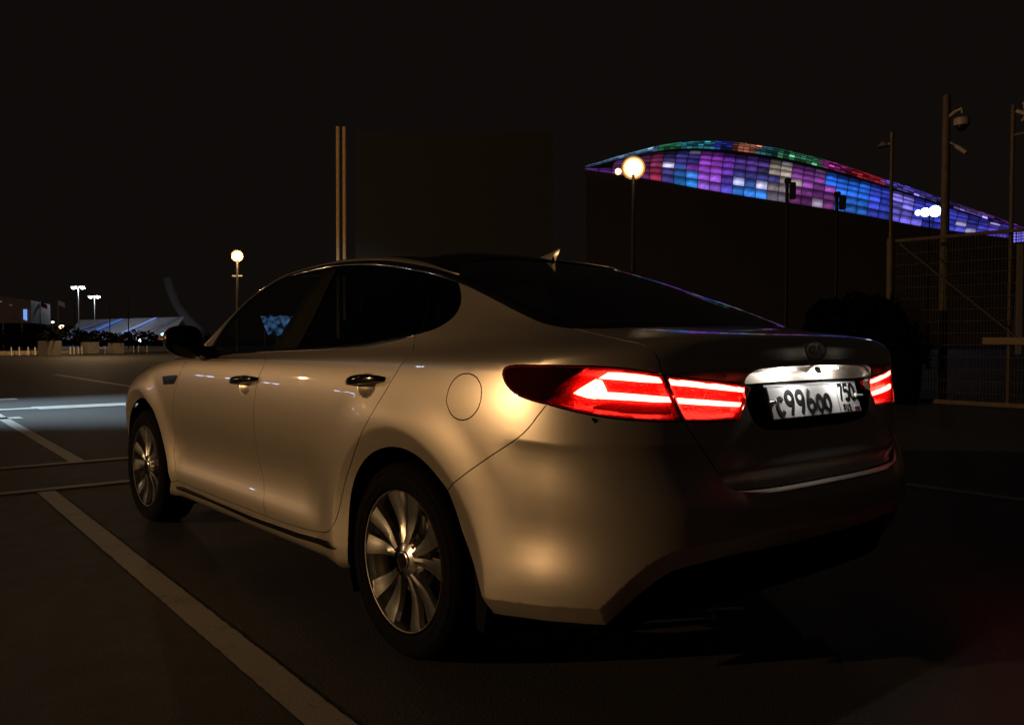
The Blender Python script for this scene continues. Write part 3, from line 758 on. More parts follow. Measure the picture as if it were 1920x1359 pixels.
lampbit('edge_light', 'strip', mat('faint_red_edge_light', (.6, .03, .02), emit=(1, .05, .03), estr=.7), outer, -.006)
lampbit('reflector', 'reflector', mat('reflector_facets', (.30, .02, .015), rough=.15, metal=.6, bump=(300, .6, .002)), outer, -.014)
for hosts, lp in ((outer, OUT), (inner, INN)):
    pp = panel('lens', lp, LENS, car, lift=.0015, skirt=.003, inset=.0025, step=.02)
    for o, h in zip(pp, hosts): o.parent = h
panel('side_housing', cat(LTOP[nearest(LTOP, L[4]):nearest(LTOP, L[22])], (4.02, 8.75), (3.90, 9.15), (3.62, 9.62)), SMOKE, car, lift=-.0015, step=.02, skirt=.012, inset=.0016)
panel('parking_sensor', cat(*[[p] for p in SR['sensor']]), BLACK, car, lift=.002, step=.01, skirt=.004, inset=0, sides=(-1,))

# step along the bumper top under the lid
def step():
    c = TLW[np.argmax(TLW[:, 1] < 5.80):]; P = S(c[:, 0], c[:, 1]); V = []; F = []; P = np.concatenate([P * [-1, 1, 1], (P)[::-1][1:]]); n = len(P)
    for k, p in enumerate(P):
        e = min(1, k / 10, (n - 1 - k) / 10)
        for (dy, dz) in ((.012, -.001), (-.013 * e, -.0025), (-.016 * e, -.006), (-.004, -.018)): V.append((p[0], p[1] + dy, p[2] + dz))
    for k in range(n - 1):
        for j in range(3): F.append((k*4+j, k*4+j+1, k*4+5+j, k*4+4+j))
    mb = MB(); mb.V = V; mb.F = F; mb.build('bumper_step', PAINT, car, smooth=40)
step()
# number plate
def stroke(poly, w, z0, z1, M, closed=False):
    P = [Vector((p[0], p[1], 0)) for p in poly]; n = len(P); V = []; F = []
    for i, p in enumerate(P):
        a = P[(i-1) % n] if closed or i else p; b = P[(i+1) % n] if closed or i < n-1 else p
        t = (b - a).normalized(); q = Vector((-t.y, t.x, 0)) * w / 2
        for z in (z0, z1):
            V += [M @ (p + q + Vector((0, 0, z))), M @ (p - q + Vector((0, 0, z)))]
    for i in range(n if closed else n - 1):
        j = (i + 1) % n; a, b = i * 4, j * 4
        F += [(a+2, a+3, b+3, b+2), (a, a+2, b+2, b), (a+3, a+1, b+1, b+3)]
    return V, F
def arc(cx, cy, rx, ry, a0, a1, n=14):
    return [(cx + rx * math.cos(math.radians(a0 + (a1 - a0) * k / n)), cy + ry * math.sin(math.radians(a0 + (a1 - a0) * k / n))) for k in range(n + 1)]
def glyph(ch):      # unit height 1, returns (strokes, width)
    if ch == 'C': return [arc(.33, .5, .27, .44, 38, 322, 20)], .66
    if ch == 'O': return [arc(.33, .5, .27, .44, 0, 350, 24) + [(.60, .5)]], .66
    if ch == '0': return [arc(.29, .5, .23, .45, 0, 350, 24) + [(.52, .5)]], .58
    if ch == '9': return [arc(.30, .70, .23, .24, 0, 350, 20) + [(.53, .70)], [(.53, .70), (.50, .50), (.42, .28), (.30, .04)]], .60
    if ch == '6': return [arc(.30, .30, .23, .24, 180, 530, 20) + [(.07, .30)], [(.07, .30), (.10, .50), (.19, .74), (.32, .97)]], .60
    if ch == '7': return [[(.06, .95), (.52, .95), (.50, .85), (.34, .45), (.26, .04)]], .56
    if ch == '5': return [[(.50, .95), (.14, .95), (.10, .56), (.22, .60)] + arc(.28, .33, .23, .28, 75, -140, 16)], .58
    if ch == 'R': return [[(.10, .02), (.10, .96), (.30, .96)] + arc(.30, .72, .20, .24, 80, -80, 8) + [(.12, .48)], [(.28, .48), (.52, .02)]], .60
    if ch == 'U': return [[(.08, .96), (.08, .35)] + arc(.30, .30, .22, .27, 180, 360, 10) + [(.52, .96)]], .60
    if ch == 'S': return [arc(.30, .72, .21, .23, 30, 250, 12) + arc(.30, .27, .22, .24, 80, -150, 12)], .58
    return [], .3
def plate():
    M = Matrix.Translation(PLC) @ Matrix.Rotation(math.radians(90) - PLT, 4, 'X')
    white = mat('plate_white', (.78, .77, .74), rough=.4); ink = mat('plate_black_ink', (.01, .01, .01), rough=.4)
    mb = MB(); mb.box((0, 0, 0), (.52, .101, .003), M=M, bev=.0012)
    p = mb.build('number_plate', white, car, smooth=40)
    mb = MB(); mb.box((0, 0, -.005), (.534, .112, .007), M=M, bev=.002); mb.build('plate_frame', PLASTIC, car, smooth=40)
    def put(ch, x, y, h, w, name='character'):
        st, wd = glyph(ch); mb = MB()
        for s_ in st: mb.add(*stroke([(x + a * h * .95, (y + b * h) * .9) for a, b in s_], w, .0014, .0032, M))
        mb.build(name, ink, p); return wd * h * .95
    x = -.224; y0 = -.044
    x += put('C', x, y0, .062, .0130) + .007
    for ch in '996': x += put(ch, x + .002, y0, .084, .0135) + .0085
    x += .003
    for ch in 'OO': x += put(ch, x, y0, .062, .0130) + .007
    x = .133
    for ch in '750': x += put(ch, x, y0 + .034, .060, .0100) + .003
    x = .148
    for ch in 'RUS': x += put(ch, x, y0 - .002, .022, .0034) + .004
    mb = MB(); mb.box((.126, 0, .0018), (.0022, .097, .001), M=M)
    for yy in (-.0480, .0480): mb.box((0, yy, .0018), (.512, .0018, .001), M=M)
    for xx in (-.2565, .2565): mb.box((xx, 0, .0018), (.0018, .097, .001), M=M)
    mb.build('border_line', ink, p)
    for k, c in enumerate(((.8, .8, .8), (.03, .06, .4), (.5, .02, .02))):
        mb = MB(); mb.box((.232, -.031 - k * .0045, .0019), (.030, .0045, .001), M=M); mb.build('flag_stripe', mat('flag_stripe', c, rough=.5), p)
    for sx in (-1, 1):
        mb = MB(); mb.lathe([(0, 0), (.0075, .001), (.007, .007), (0, .009)], 12); mb.V = [M @ (Vector(v) + Vector((sx * .238, .004, .0015))) for v in mb.V]
        mb.build('plate_screw', mat('white_screw_cap', (.7, .68, .66), rough=.3), p, smooth=50)
        mb = MB(); mb.tube([M @ Vector((sx * .246, .004, .006)), M @ Vector((sx * .272, .002, .009))], .0035, 8); mb.build('plate_clip', bpy.data.materials['white_screw_cap'], p, smooth=50)
plate()
# plate lamps under the lid edge
PL = mat('plate_lamp_glow', (1, 1, 1), emit=(1, .97, .93), estr=12)
for x in (-.125, .125):
    mb = MB(); mb.box((x, -.996, .995), (.045, .014, .005), bev=.0015); o = mb.build('plate_lamp', PL, car, smooth=40)
    ld = bpy.data.lights.new('plate_lamp_light', 'POINT'); ld.shadow_soft_size = .006; ld.energy = .95; ld.color = (1, .96, .93)
    lo = bpy.data.objects.new('plate_lamp_light', ld); col.objects.link(lo); lo.location = (x, -1.0165, .985); lo.parent = car
    tag(lo, kind='helper')
# camera pod and badge
mb = MB(); mb.lathe([(0, -.004), (.014, -.002), (.015, .010), (.009, .016), (0, .017)], 16); mb.V = [(v[0] * 1.2 + .0, -1.012 - v[2] * .5, .996 - v[2] + .002) for v in mb.V]
mb.build('rear_camera', BLACK, car, smooth=50)
def badge():
    c = Vector((0.0, S(0, 10.3)[0][1] - .001, S(0, 10.3)[0][2])); M = Matrix.Translation(c) @ Matrix.Rotation(math.radians(90), 4, 'X')
    mb = MB(); P = arc(0, 0, .060, .031, 0, 350, 35)
    mb.add(*stroke(P, .006, 0, .004, M, closed=True)); b = mb.build('oval_badge', CHROME, car)
    mb = MB()
    mb.add(*stroke([(-.036, -.013), (-.036, .013)], .005, 0, .003, M)); mb.add(*stroke([(-.020, .013), (-.034, .0), (-.018, -.013)], .005, 0, .003, M))
    mb.add(*stroke([(-.006, -.013), (-.006, .013)], .005, 0, .003, M)); mb.add(*stroke([(.006, -.013), (.020, .013), (.034, -.013)], .005, 0, .003, M))
    mb.build('badge_letters', CHROME, b)
badge()

# shark fin aerial
def fin():
    a = S(0, 17.55)[0]; z0 = a[2] - .012; prof = []
    V = []; F = []; st = [(.300, .000, .004), (.262, .014, .019), (.226, .028, .022), (.196, .042, .020), (.176, .052, .014), (.162, .056, .004)]
    cr = S(np.zeros(60), np.linspace(15.5, 19, 60)); CY, CZ = cr[:, 1], cr[:, 2]
    n = 9
    for (y, h, w) in st:
        zb = float(np.interp(y, CY, CZ)) - .002
        for k in range(n):
            t = k / (n - 1); ang = math.pi * t
            x = w * math.cos(ang) * (1 - .82 * math.sin(ang) ** .8); z = zb - .006 + (h + .006) * math.sin(ang) ** .7
            yy = y - (.0) + (.030 * (1 - math.sin(ang)) if y < .18 else 0)
            V.append((x, yy, z))
    for i in range(len(st) - 1):
        for k in range(n - 1): F.append((i*n+k, i*n+k+1, (i+1)*n+k+1, (i+1)*n+k))
    F.append(tuple((len(st)-1)*n+k for k in range(n))); F.append(tuple(range(n))[::-1])
    mb = MB(); mb.V = V; mb.F = F; return mb.build('shark_fin_aerial', PAINT, car, smooth=60)
fin()
# rear deck lip (thin dark spoiler edge), mirrors
def mirror(sg):
    mb = MB(); bm = bmesh.new(); bmesh.ops.create_uvsphere(bm, u_segments=28, v_segments=16, radius=1)
    for v in bm.verts:
        x, y, z = v.co
        p = 2.6
        k = (abs(x) ** p + abs(y) ** p + abs(z) ** p) ** (-1 / p)
        x, y, z = x * k, y * k, z * k
        if y < 0: y *= .45
        v.co = (x * .105, y * .085 - .03 * x, z * (.080 - .014 * x) + .012 * x)
    for v in bm.verts: v.co.x = sg * (v.co.x + 1.005); v.co.y += 1.78; v.co.z += 1.072
    bm.verts.index_update(); mb.add([v.co for v in bm.verts], [[v.index for v in f.verts] for f in bm.faces]); bm.free()
    o = mb.build('door_mirror', BLACK, car, smooth=60)
    mb = MB(); mb.tube([(sg * .945, 1.79, 1.045), (sg * .90, 1.78, 1.02), (sg * .855, 1.76, 1.015)], [.028, .03, .04], 12, sx=1.6); mb.build('mirror_stalk', BLACK, o, smooth=60)
    mb = MB(); mb.tube([(sg * 1.108, 1.76, 1.085), (sg * 1.113, 1.81, 1.086), (sg * 1.08, 1.86, 1.086)], [.005, .008, .005], 8); mb.build('side_repeater', mat('amber_repeater_lens', (.5, .2, .05), rough=.1), o, smooth=60)
mirror(-1); mirror(1)

# wheels
def blade(mb, ang, w0, w1, r0=.060, r1=.2335, skew=0.0, xo=0.0):
    """one spoke: ridge in the middle, flanks falling back; x is outward depth"""
    n = 9; V = []; F = []
    for k in range(n):
        t = k / (n - 1); r = r0 + (r1 - r0) * t
        w = w0 + (w1 - w0) * t ** 1.1; a = ang + skew * (1 - t) ** 2
        dep = -.008 - .011 * math.sin(math.pi * min(1, t * 1.05)) ** 1.2 + .008 * t
        for (u, d) in ((-1, -.022), (-.86, -.002), (-.18, .0), (.30, -.0035), (.88, -.006), (1, -.026)):
            th = a + u * w / 2 / r; V.append((dep + d, r * math.cos(th), r * math.sin(th)))
    for k in range(n - 1):
        for j in range(5): F.append((k*6+j, k*6+j+1, k*6+7+j, k*6+6+j))
    mb.add(V, F)
def make_wheel(sg, y, steer=0, spin=0):
    w = bpy.data.objects.new('wheel', None); col.objects.link(w); w.parent = car
    w.location = (sg * .888, y, .334); w.rotation_euler = (0, 0, steer + (math.pi if sg > 0 else 0))
    # local frame: outward is -x
    def fin_(mb, name, m, sm=40):
        mb.V = [(-v[0], v[1], v[2]) for v in mb.V]; return mb.build(name, m, w, smooth=sm)
    mb = MB(); mb.lathe([(.242, -.012), (.250, .004), (.262, .010), (.285, .0125), (.308, .008), (.322, -.004), (.3315, -.020), (.334, -.045), (.334, -.165), (.330, -.19), (.31, -.205), (.25, -.20), (.238, -.19), (.238, -.02)], 72, 'X', closed=True)
    # raised sidewall rings
    mb.lathe([(.268, .0112), (.272, .0138), (.276, .0122)], 72, 'X'); mb.lathe([(.300, .0105), (.303, .0125), (.306, .0095)], 72, 'X')
    fin_(mb, 'tyre', RUBBER, 35)
    mb = MB(); mb.lathe([(.2415, -.014), (.2425, -.002), (.2395, .003), (.2355, .002), (.2325, -.004), (.229, -.030), (.222, -.060), (.215, -.17), (.232, -.19), (.240, -.185), (.225, -.16), (.2385, -.03)], 72, 'X', closed=True)
    fin_(mb, 'rim', ALLOY, 35)
    for k in range(5):
        a = math.radians(90 + 72 * k) + spin
        for s2, w1 in ((-1, .084), (1, .076)):
            mb = MB(); blade(mb, a + s2 * math.radians(15.2), .024, w1, skew=-s2 * math.radians(6))
            o = fin_(mb, 'spoke', ALLOY, 28)
    mb = MB(); mb.lathe([(0, -.004), (.026, -.004), (.0295, -.006), (.031, -.012), (.050, -.018), (.066, -.026), (.074, -.045)], 40, 'X')
    fin_(mb, 'hub', ALLOY, 35)
    mb = MB(); mb.lathe([(0, .0015), (.024, -.001), (.0262, -.004)], 32, 'X'); fin_(mb, 'centre_cap', BLACK, 35)
    mb = MB(); P = arc(0, 0, .017, .009, 0, 345, 23); M = Matrix(((0, 0, -1, 0), (1, 0, 0, 0), (0, 1, 0, 0), (0, 0, 0, 1)))
    V, F = stroke(P, .0022, -.0020, -.0036, M, closed=True); mb.add([(-v[0] * -1 if False else -v[0], v[1], v[2]) for v in V], F); fin_(mb, 'cap_emblem', CHROME, 35)
    for k in range(5):
        a = math.radians(90 + 72 * k + 36) + spin
        c = (-.034, .056 * math.cos(a), .056 * math.sin(a))
        mb = MB(); mb.lathe([(0, .014), (.008, .013), (.0105, .008), (.0105, -.01)], 12, 'X', c=c); fin_(mb, 'wheel_nut', CHROME, 40)
    mb = MB(); mb.lathe([(.06, -.075), (.148, -.075), (.150, -.080), (.150, -.100), (.06, -.100)], 48, 'X'); mb.lathe([(0, -.05), (.06, -.055), (.072, -.08)], 30, 'X')
    fin_(mb, 'brake_disc', mat('brake_steel', (.30, .27, .24), rough=.35, metal=1), 35)
    mb = MB()
    for k in range(7):
        t = math.radians(-28 + 56 * k / 6) + math.radians(20); mb.box((-.085, .140 * math.cos(t + math.pi), .140 * math.sin(t + math.pi)), (.07, .05, .05), bev=.008)
    fin_(mb, 'brake_caliper', DARK, 40)
    return w
make_wheel(-1, 0.0, 0, math.radians(1)); make_wheel(1, 0.0)
make_wheel(-1, 2.805, math.radians(.7), math.radians(-8)); make_wheel(1, 2.805, math.radians(.7))
for yc in (-.01, 2.80):
    for sg in (-1, 1):
        V = []; F = []; n = 40; R_ = .410
        for k in range(n + 1):
            a = math.radians(-28 + 236 * k / n)
            for xx, rr in ((.872, R_), (.60, R_), (.58, .08)): V.append((sg * xx, yc + rr * math.cos(a), .335 + rr * math.sin(a)))
        for k in range(n):
            for j in range(2): F.append((k*3+j, k*3+j+1, k*3+4+j, k*3+3+j))
        mb = MB(); mb.V = V; mb.F = F; mb.build('wheel_well', DARK, car, smooth=40)
for sg in (-1, 1):
    mb = MB(); mb.prism([(-.425, .44), (-.405, .40), (-.415, .21), (-.450, .205), (-.470, .30), (-.450, .44)], .19, 'X'); mb.V = [(sg * (v[0] + .695), v[1], v[2]) for v in mb.V]
    mb.build('mud_flap', RUBBER, car)
# inner shell, underbody and cabin
def shell():
    ss = np.linspace(0, NS, 120); rr = np.linspace(1.3, 11.0, 40); A, B = np.meshgrid(ss, rr)
    P = S(A.ravel(), B.ravel()) - SN(A.ravel(), B.ravel()) * .07; P[:, 0] = np.maximum(P[:, 0], 0); nS = len(ss); V = []; F = []
    for sg in (-1, 1):
        o = len(V); V += [(sg * p[0], p[1], p[2]) for p in P]
        for j in range(len(rr) - 1):
            for i in range(nS - 1):
                c = P[j*nS+i]
                if any(math.hypot(c[1] - yc, c[2] - .335) < .46 for yc in (-.01, 2.8)): continue
                F.append((o+j*nS+i, o+j*nS+i+1, o+(j+1)*nS+i+1, o+(j+1)*nS+i))
    raw('inner_shell', V, F, DARK, car)
shell()
mb = MB(); mb.box((0, 1.35, .26), (1.30, 4.1, .10)); mb.box((0, 1.42, .28), (1.66, 1.9, .08)); mb.box((0, 3.3, .30), (1.5, .5, .12)); mb.box((0, -.62, .36), (1.20, .36, .10)); mb.build('underbody', DARK, car)
mb = MB(); mb.box((0, 1.9, .92), (1.36, .42, .20), bev=.05); mb.build('dashboard', CLOTH, car, smooth=50)
def seat(x, y, w, bench=False):
    mb = MB(); mb.box((x, y + .22, .52), (w, .50, .18), bev=.05); mb.box((x, y - .03, .80), (w, .14, .58), bev=.05)
    s_ = mb.build('seat', CLOTH, car, smooth=50)
    for xx in ((x,) if not bench else (x - .38, x + .38)):
        mb = MB(); mb.box((xx, y - .06, 1.13), (.25, .09, .16), bev=.035); mb.box((xx, y - .05, 1.05), (.10, .02, .10)); mb.build('headrest', CLOTH, s_, smooth=50)
seat(-.38, 1.15, .50); seat(.38, 1.15, .50); seat(0, .25, 1.30, True)
mb = MB(); mb.box((0, -.25, 1.02), (1.2, .60, .03)); mb.build('parcel_shelf', CLOTH, car)
# ---------------------------------------------------------------- ground and markings
def ground_mat():
    m = bpy.data.materials.new('asphalt'); m.use_nodes = True; nt = m.node_tree; b = nt.nodes['Principled BSDF']
    tc = nt.nodes.new('ShaderNodeTexCoord')
    def noise(sc, det=5, rough=.6):
        n = nt.nodes.new('ShaderNodeTexNoise'); n.inputs['Scale'].default_value = sc; n.inputs['Detail'].default_value = det; n.inputs['Roughness'].default_value = rough
        nt.links.new(tc.outputs['Object'], n.inputs['Vector']); return n
    n1 = noise(.35); n2 = noise(95, 4, .75); n3 = noise(6)
    cr = nt.nodes.new('ShaderNodeValToRGB'); cr.color_ramp.elements[0].color = (.012, .011, .0105, 1); cr.color_ramp.elements[1].color = (.060, .056, .052, 1)
    cr.color_ramp.elements[0].position = .3; cr.color_ramp.elements[1].position = .7
    ad = nt.nodes.new('ShaderNodeMath'); ad.operation = 'MULTIPLY_ADD'; ad.inputs[1].default_value = .8
    nt.links.new(n2.outputs['Fac'], ad.inputs[0]); 
    a2 = nt.nodes.new('ShaderNodeMath'); a2.operation = 'MULTIPLY_ADD'; a2.inputs[1].default_value = .3; a2.inputs[2].default_value = -0.1
    nt.links.new(n1.outputs['Fac'], a2.inputs[0]); nt.links.new(a2.outputs[0], ad.inputs[2])
    nt.links.new(ad.outputs[0], cr.inputs[0]); nt.links.new(cr.outputs[0], b.inputs['Base Color'])
    mr = nt.nodes.new('ShaderNodeMapRange'); mr.inputs[3].default_value = .55; mr.inputs[4].default_value = .85
    nt.links.new(n3.outputs['Fac'], mr.inputs[0]); nt.links.new(mr.outputs[0], b.inputs['Roughness'])
    bp = nt.nodes.new('ShaderNodeBump'); bp.inputs['Strength'].default_value = 1.0; bp.inputs['Distance'].default_value = .009
    nt.links.new(n2.outputs['Fac'], bp.inputs['Height']); nt.links.new(bp.outputs['Normal'], b.inputs['Normal'])
    return m
def line_mat():
    m = bpy.data.materials.new('road_paint'); m.use_nodes = True; nt = m.node_tree; b = nt.nodes['Principled BSDF']
    tc = nt.nodes.new('ShaderNodeTexCoord')
    n = nt.nodes.new('ShaderNodeTexNoise'); n.inputs['Scale'].default_value = 70; n.inputs['Detail'].default_value = 6
    n2 = nt.nodes.new('ShaderNodeTexNoise'); n2.inputs['Scale'].default_value = 5; n2.inputs['Detail'].default_value = 4
    for k in (n, n2): nt.links.new(tc.outputs['Object'], k.inputs['Vector'])
    ad = nt.nodes.new('ShaderNodeMath'); ad.operation = 'ADD'; nt.links.new(n.outputs['Fac'], ad.inputs[0]); nt.links.new(n2.outputs['Fac'], ad.inputs[1])
    cr = nt.nodes.new('ShaderNodeValToRGB'); cr.color_ramp.elements[0].color = (.12, .105, .09, 1); cr.color_ramp.elements[1].color = (.26, .245, .225, 1)
    cr.color_ramp.elements[0].position = .66; cr.color_ramp.elements[1].position = .92
    ad.use_clamp = False
    hf = nt.nodes.new('ShaderNodeMath'); hf.operation = 'MULTIPLY'; hf.inputs[1].default_value = 1.0; nt.links.new(ad.outputs[0], hf.inputs[0])
    nt.links.new(hf.outputs[0], cr.inputs[0]); nt.links.new(cr.outputs[0], b.inputs['Base Color']); b.inputs['Roughness'].default_value = .6
    bp = nt.nodes.new('ShaderNodeBump'); bp.inputs['Strength'].default_value = .5; bp.inputs['Distance'].default_value = .003
    nt.links.new(n.outputs['Fac'], bp.inputs['Height']); nt.links.new(bp.outputs['Normal'], b.inputs['Normal'])
    return m
ASPH = ground_mat(); ROAD = line_mat()
raw('ground', [(-900, -500, 0), (900, -500, 0), (900, 1300, 0), (-900, 1300, 0)], [(0, 1, 2, 3)], ASPH)['kind'] = 'structure'
def marking(p, w, nseg=None, z=.004):
    """a worn painted line: polyline with slightly ragged edges"""
    V = []; F = []; rnd = random.Random(int(abs(p[0][0] * 100 + p[0][1] * 37)))
    a, b = Vector(p[0]), Vector(p[1]); d = (b - a); L_ = d.length; t = d / L_; q = Vector((-t.y, t.x)); n = nseg or max(2, int(L_ / .03))
    for k in range(n + 1):
        c = a + d * (k / n)
        for s_ in (-1, 1):
            e = c + q * s_ * (w / 2 + rnd.uniform(-.003, .002)); V.append((e.x, e.y, z))
    for k in range(n): F.append((k*2, k*2+1, k*2+3, k*2+2))
    o = raw('parking_line', V, F, ROAD); o['kind'] = 'structure'; return o
marking([(-1.135, 4.27), (-1.365, -1.6)], .118)
for x in (-3.75,): marking([(x, 4.27), (x - .2, -1.6)], .118)
marking([(4.0, 4.27), (3.9, -1.6)], .118)
marking([(-14, 4.36), (9.5, 4.34)], .10, z=.008)
marking([(-14, 5.68), (9.5, 5.69)], .10, z=.008)
marking([(-.60, 5.73), (-.33, 12.1)], .128)
marking([(.30, 12.42), (4.5, 12.50)], .62, z=.008)
marking([(-14, 12.32), (.30, 12.42)], .30, z=.0085)
marking([(-6, 10.80), (-.16, 10.82)], .30)
marking([(-6, 15.0), (.48, 14.98)], .42); marking([(-6, 16.6), (.52, 16.6)], .2)
marking([(3.25, 17.4), (3.42, 26.4)], .16)
for k in range(6): marking([(6.2 + k * 2.7, 17.4), (6.3 + k * 2.7, 22)], .12)

# ---------------------------------------------------------------- lamps
STEEL = mat('galvanised_steel', (.30, .29, .28), rough=.5, metal=.6)
DSTEEL = mat('dark_pole_paint', (.008, .007, .006), rough=.6)
def light(name, kind, loc, energy, color, size=.2, parent=None, aim=None, spot=None, blend=.5):
    d = bpy.data.lights.new(name, kind); d.energy = energy; d.color = color; d.shadow_soft_size = size
    if spot: d.spot_size = math.radians(spot); d.spot_blend = blend
    o = bpy.data.objects.new(name, d); col.objects.link(o); o.location = loc
    if aim is not None: o.rotation_euler = (Vector(aim) - Vector(loc)).to_track_quat('-Z', 'Y').to_euler()
    return o
WARM = (1, .60, .27)
GLW = mat('sodium_lens', (1, .8, .5), emit=(1, .62, .30), estr=60)
GLC = mat('led_lens', (1, 1, 1), emit=(.72, .86, 1.0), estr=45)
GLB = mat('blue_white_led_lens', (1, 1, 1), emit=(.38, .60, 1.0), estr=26)
GLW2 = mat('sodium_lens_far', (1, .8, .5), emit=(1, .60, .28), estr=14)
def street_lamp(loc, h, glow, label, arm=.9, aim=(0, -1), head=(.62, .28, .12), twin=False, group=None, pole=STEEL):
    t = empty('street_lamp', loc, label=label, cat='street lamp', group=group)
    mb = MB(); mb.tube([(0, 0, 0), (0, 0, h)], [.09, .055], 12); mb.lathe([(.16, 0), (.16, .25), (.10, .30)], 14); mb.build('pole', pole, t, smooth=40)
    a = Vector((aim[0], aim[1], 0)).normalized(); rz = math.atan2(a.y, a.x)
    for s_ in ((1, -1) if twin else (1,)):
        v = a * s_
        mb = MB(); mb.tube([(0, 0, h - .1), v * arm * .5 + Vector((0, 0, h + .05)), v * arm + Vector((0, 0, h + .02))], .03, 8); mb.build('arm', pole, t, smooth=40)
        c = v * (arm + head[0] / 2) + Vector((0, 0, h))
        mb = MB(); mb.box(c, (head[0], head[1], head[2]), rz=rz, bev=.03); hd = mb.build('lamp_head', pole, t, smooth=40)
        mb = MB(); mb.lathe([(0, -.5), (.35, -.46), (.72, -.22), (.9, 0), (.0, .02)], 20); mb.V = [(v_[0] * head[0] / 2 * .95, v_[1] * head[1] / 2 * .95, v_[2] * head[2] * 1.2) for v_ in mb.V]
        M = Matrix.Translation(c - Vector((0, 0, head[2] / 2))) @ Matrix.Rotation(rz, 4, 'Z'); mb.V = [M @ Vector(q) for q in mb.V]
        mb.build('lens', glow, hd, smooth=50)
    return t
# the sodium lamp that lights the car's left side
street_lamp((-33.7, 14.9, 0), 6.6, GLW, 'tall sodium lamp standing far out on the left of the parking lot', aim=(1, -.3))
light('sodium_light', 'POINT', (-32.5, 14.5, 6.2), 16500, WARM, .16)
street_lamp((-27.5, 55.5, 0), 6.6, GLW, 'sodium lamp far ahead on the left beyond the parking bays', aim=(.5, -1))
light('sodium_light', 'POINT', (-26.9, 54.6, 6.2), 1500, WARM, .2)
# flood over the empty bays ahead
t = empty('floodlight_mast', (-9.5, 15.0, 0), label='floodlight mast beside the cool lit empty parking bays', cat='floodlight')
mb = MB(); mb.tube([(0, 0, 0), (0, 0, 7.4)], [.1, .07], 12); mb.build('pole', STEEL, t, smooth=40)
mb = MB(); mb.box((.22, -.05, 7.3), (.10, .50, .36), bev=.03); hd = mb.build('lamp_head', DSTEEL, t, smooth=40)
mb = MB(); mb.box((.275, -.05, 7.3), (.012, .44, .30)); mb.build('lens', GLC, hd)
light('flood_light', 'SPOT', (-9.1, 14.95, 7.2), 34000, (.60, .82, 1.0), .12, aim=(1.6, 11.9, 0), spot=34, blend=1.0)
# lamps in the picture
light('sodium_light', 'POINT', (20.9, 55.5, 6.7), 500, WARM, .25)
tl = street_lamp((24.95, 118.3, 0), 7.9, GLC, 'taller white twin headed lamp left of the tented stand', arm=.15, aim=(.8, -.6), head=(.80, .50, .25), twin=True, group='white twin lamps in the distance')
light('led_light', 'POINT', (24.6, 117.6, 7.5), 500, (.8, .9, 1), .3)
street_lamp((31.85, 138.8, 0), 7.7, GLC, 'shorter white twin headed lamp next to the tented stand', arm=.15, aim=(.8, -.6), head=(.80, .50, .25), twin=True, group='white twin lamps in the distance')
light('led_light', 'POINT', (31.5, 138.0, 7.3), 700, (.8, .9, 1), .3)
# row of white lamps outside the left edge, mirrored in the doors
for (x, y, lb_) in ((-53.7, 96.8, 'wide twin lamp at the outer end of the far left lamp row'), (-46.1, 101.9, 'wide twin lamp second from the outer end of the far left row'), (-41.7, 103.6, 'wide twin lamp second from the inner end of the far left row'), (-39.3, 107.5, 'wide twin lamp at the inner end of the far left lamp row')):
    street_lamp((x, y, 0), 5.2, GLB, lb_, arm=.2, aim=(.9, -.4), head=(1.5, .6, .35), twin=True, group='white lamps along the far left edge')
def floodmast(x, y, h, lights, glow, label, g=None, halo1=None, halo2=None):
    t = empty('floodlight_mast', (x, y, 0), label=label, cat='floodlight', group=g)
    mb = MB(); mb.tube([(0, 0, 0), (0, 0, h)], [.14, .09], 12); mb.build('pole', DSTEEL, t, smooth=40)
    for (dx, dy, dz, r) in lights:
        mb = MB(); mb.lathe([(.0, -.30), (.5, -.22), (1, .0), (1.06, .06)], 20, 'Z'); mb.V = [Matrix.Translation((dx, dy, h + dz)) @ Matrix.Rotation(math.atan2(-y + dy, -x + dx), 4, 'Z') @ Matrix.Rotation(math.radians(90), 4, 'Y') @ (Vector(v) * r) for v in mb.V]
        hd = mb.build('lamp_head', DSTEEL, t, smooth=50)
        X_ = Matrix.Translation((dx, dy, h + dz)) @ Matrix.Rotation(math.atan2(-y + dy, -x + dx), 4, 'Z') @ Matrix.Rotation(math.radians(90), 4, 'Y')
        zones = (('lens', [(0, .16), (.4, .14), (.62, .10)], glow), ('reflector', [(.62, .10), (.85, .06)], halo1), ('halo_ring', [(.85, .06), (1.0, .0)], halo2)) if halo1 else (('lens', [(0, .16), (.5, .13), (.85, .07), (1.0, .0)], glow),)  # the two outer rings glow to paint a halo round the lens
        for nm_, pr_, m_ in zones:
            mb = MB(); mb.lathe(pr_, 24, 'Z'); mb.V = [X_ @ (Vector(v) * r) for v in mb.V]; mb.build(nm_, m_, hd, smooth=50)
    return t
HALO1 = mat('inner_halo_glow', (1, .7, .4), emit=(1, .50, .20), estr=1.6); HALO2 = mat('outer_halo_glow', (.5, .3, .15), emit=(1, .42, .13), estr=.28)
floodmast(31.6, 28.1, 10.0, [(0, 0, .29, .62), (-.62, .52, .09, .20)], mat('flood_lens', (1, .9, .7), emit=(1, .74, .42), estr=70), 'very bright warm floodlight in front of the left tip of the colourful dome', halo1=HALO1, halo2=HALO2)
t = floodmast(21.2, 56.2, 6.75, [(0, 0, .27, .40)], mat('sodium_flood_lens', (1, .9, .7), emit=(1, .66, .34), estr=40), 'single sodium lamp on a slim pole above the car bonnet', halo1=HALO1, halo2=HALO2)
mb = MB(); mb.box((0, 0, 5.6), (.75, .12, .12), rz=-.7, bev=.02); mb.build('crossarm', STEEL, t, smooth=40)
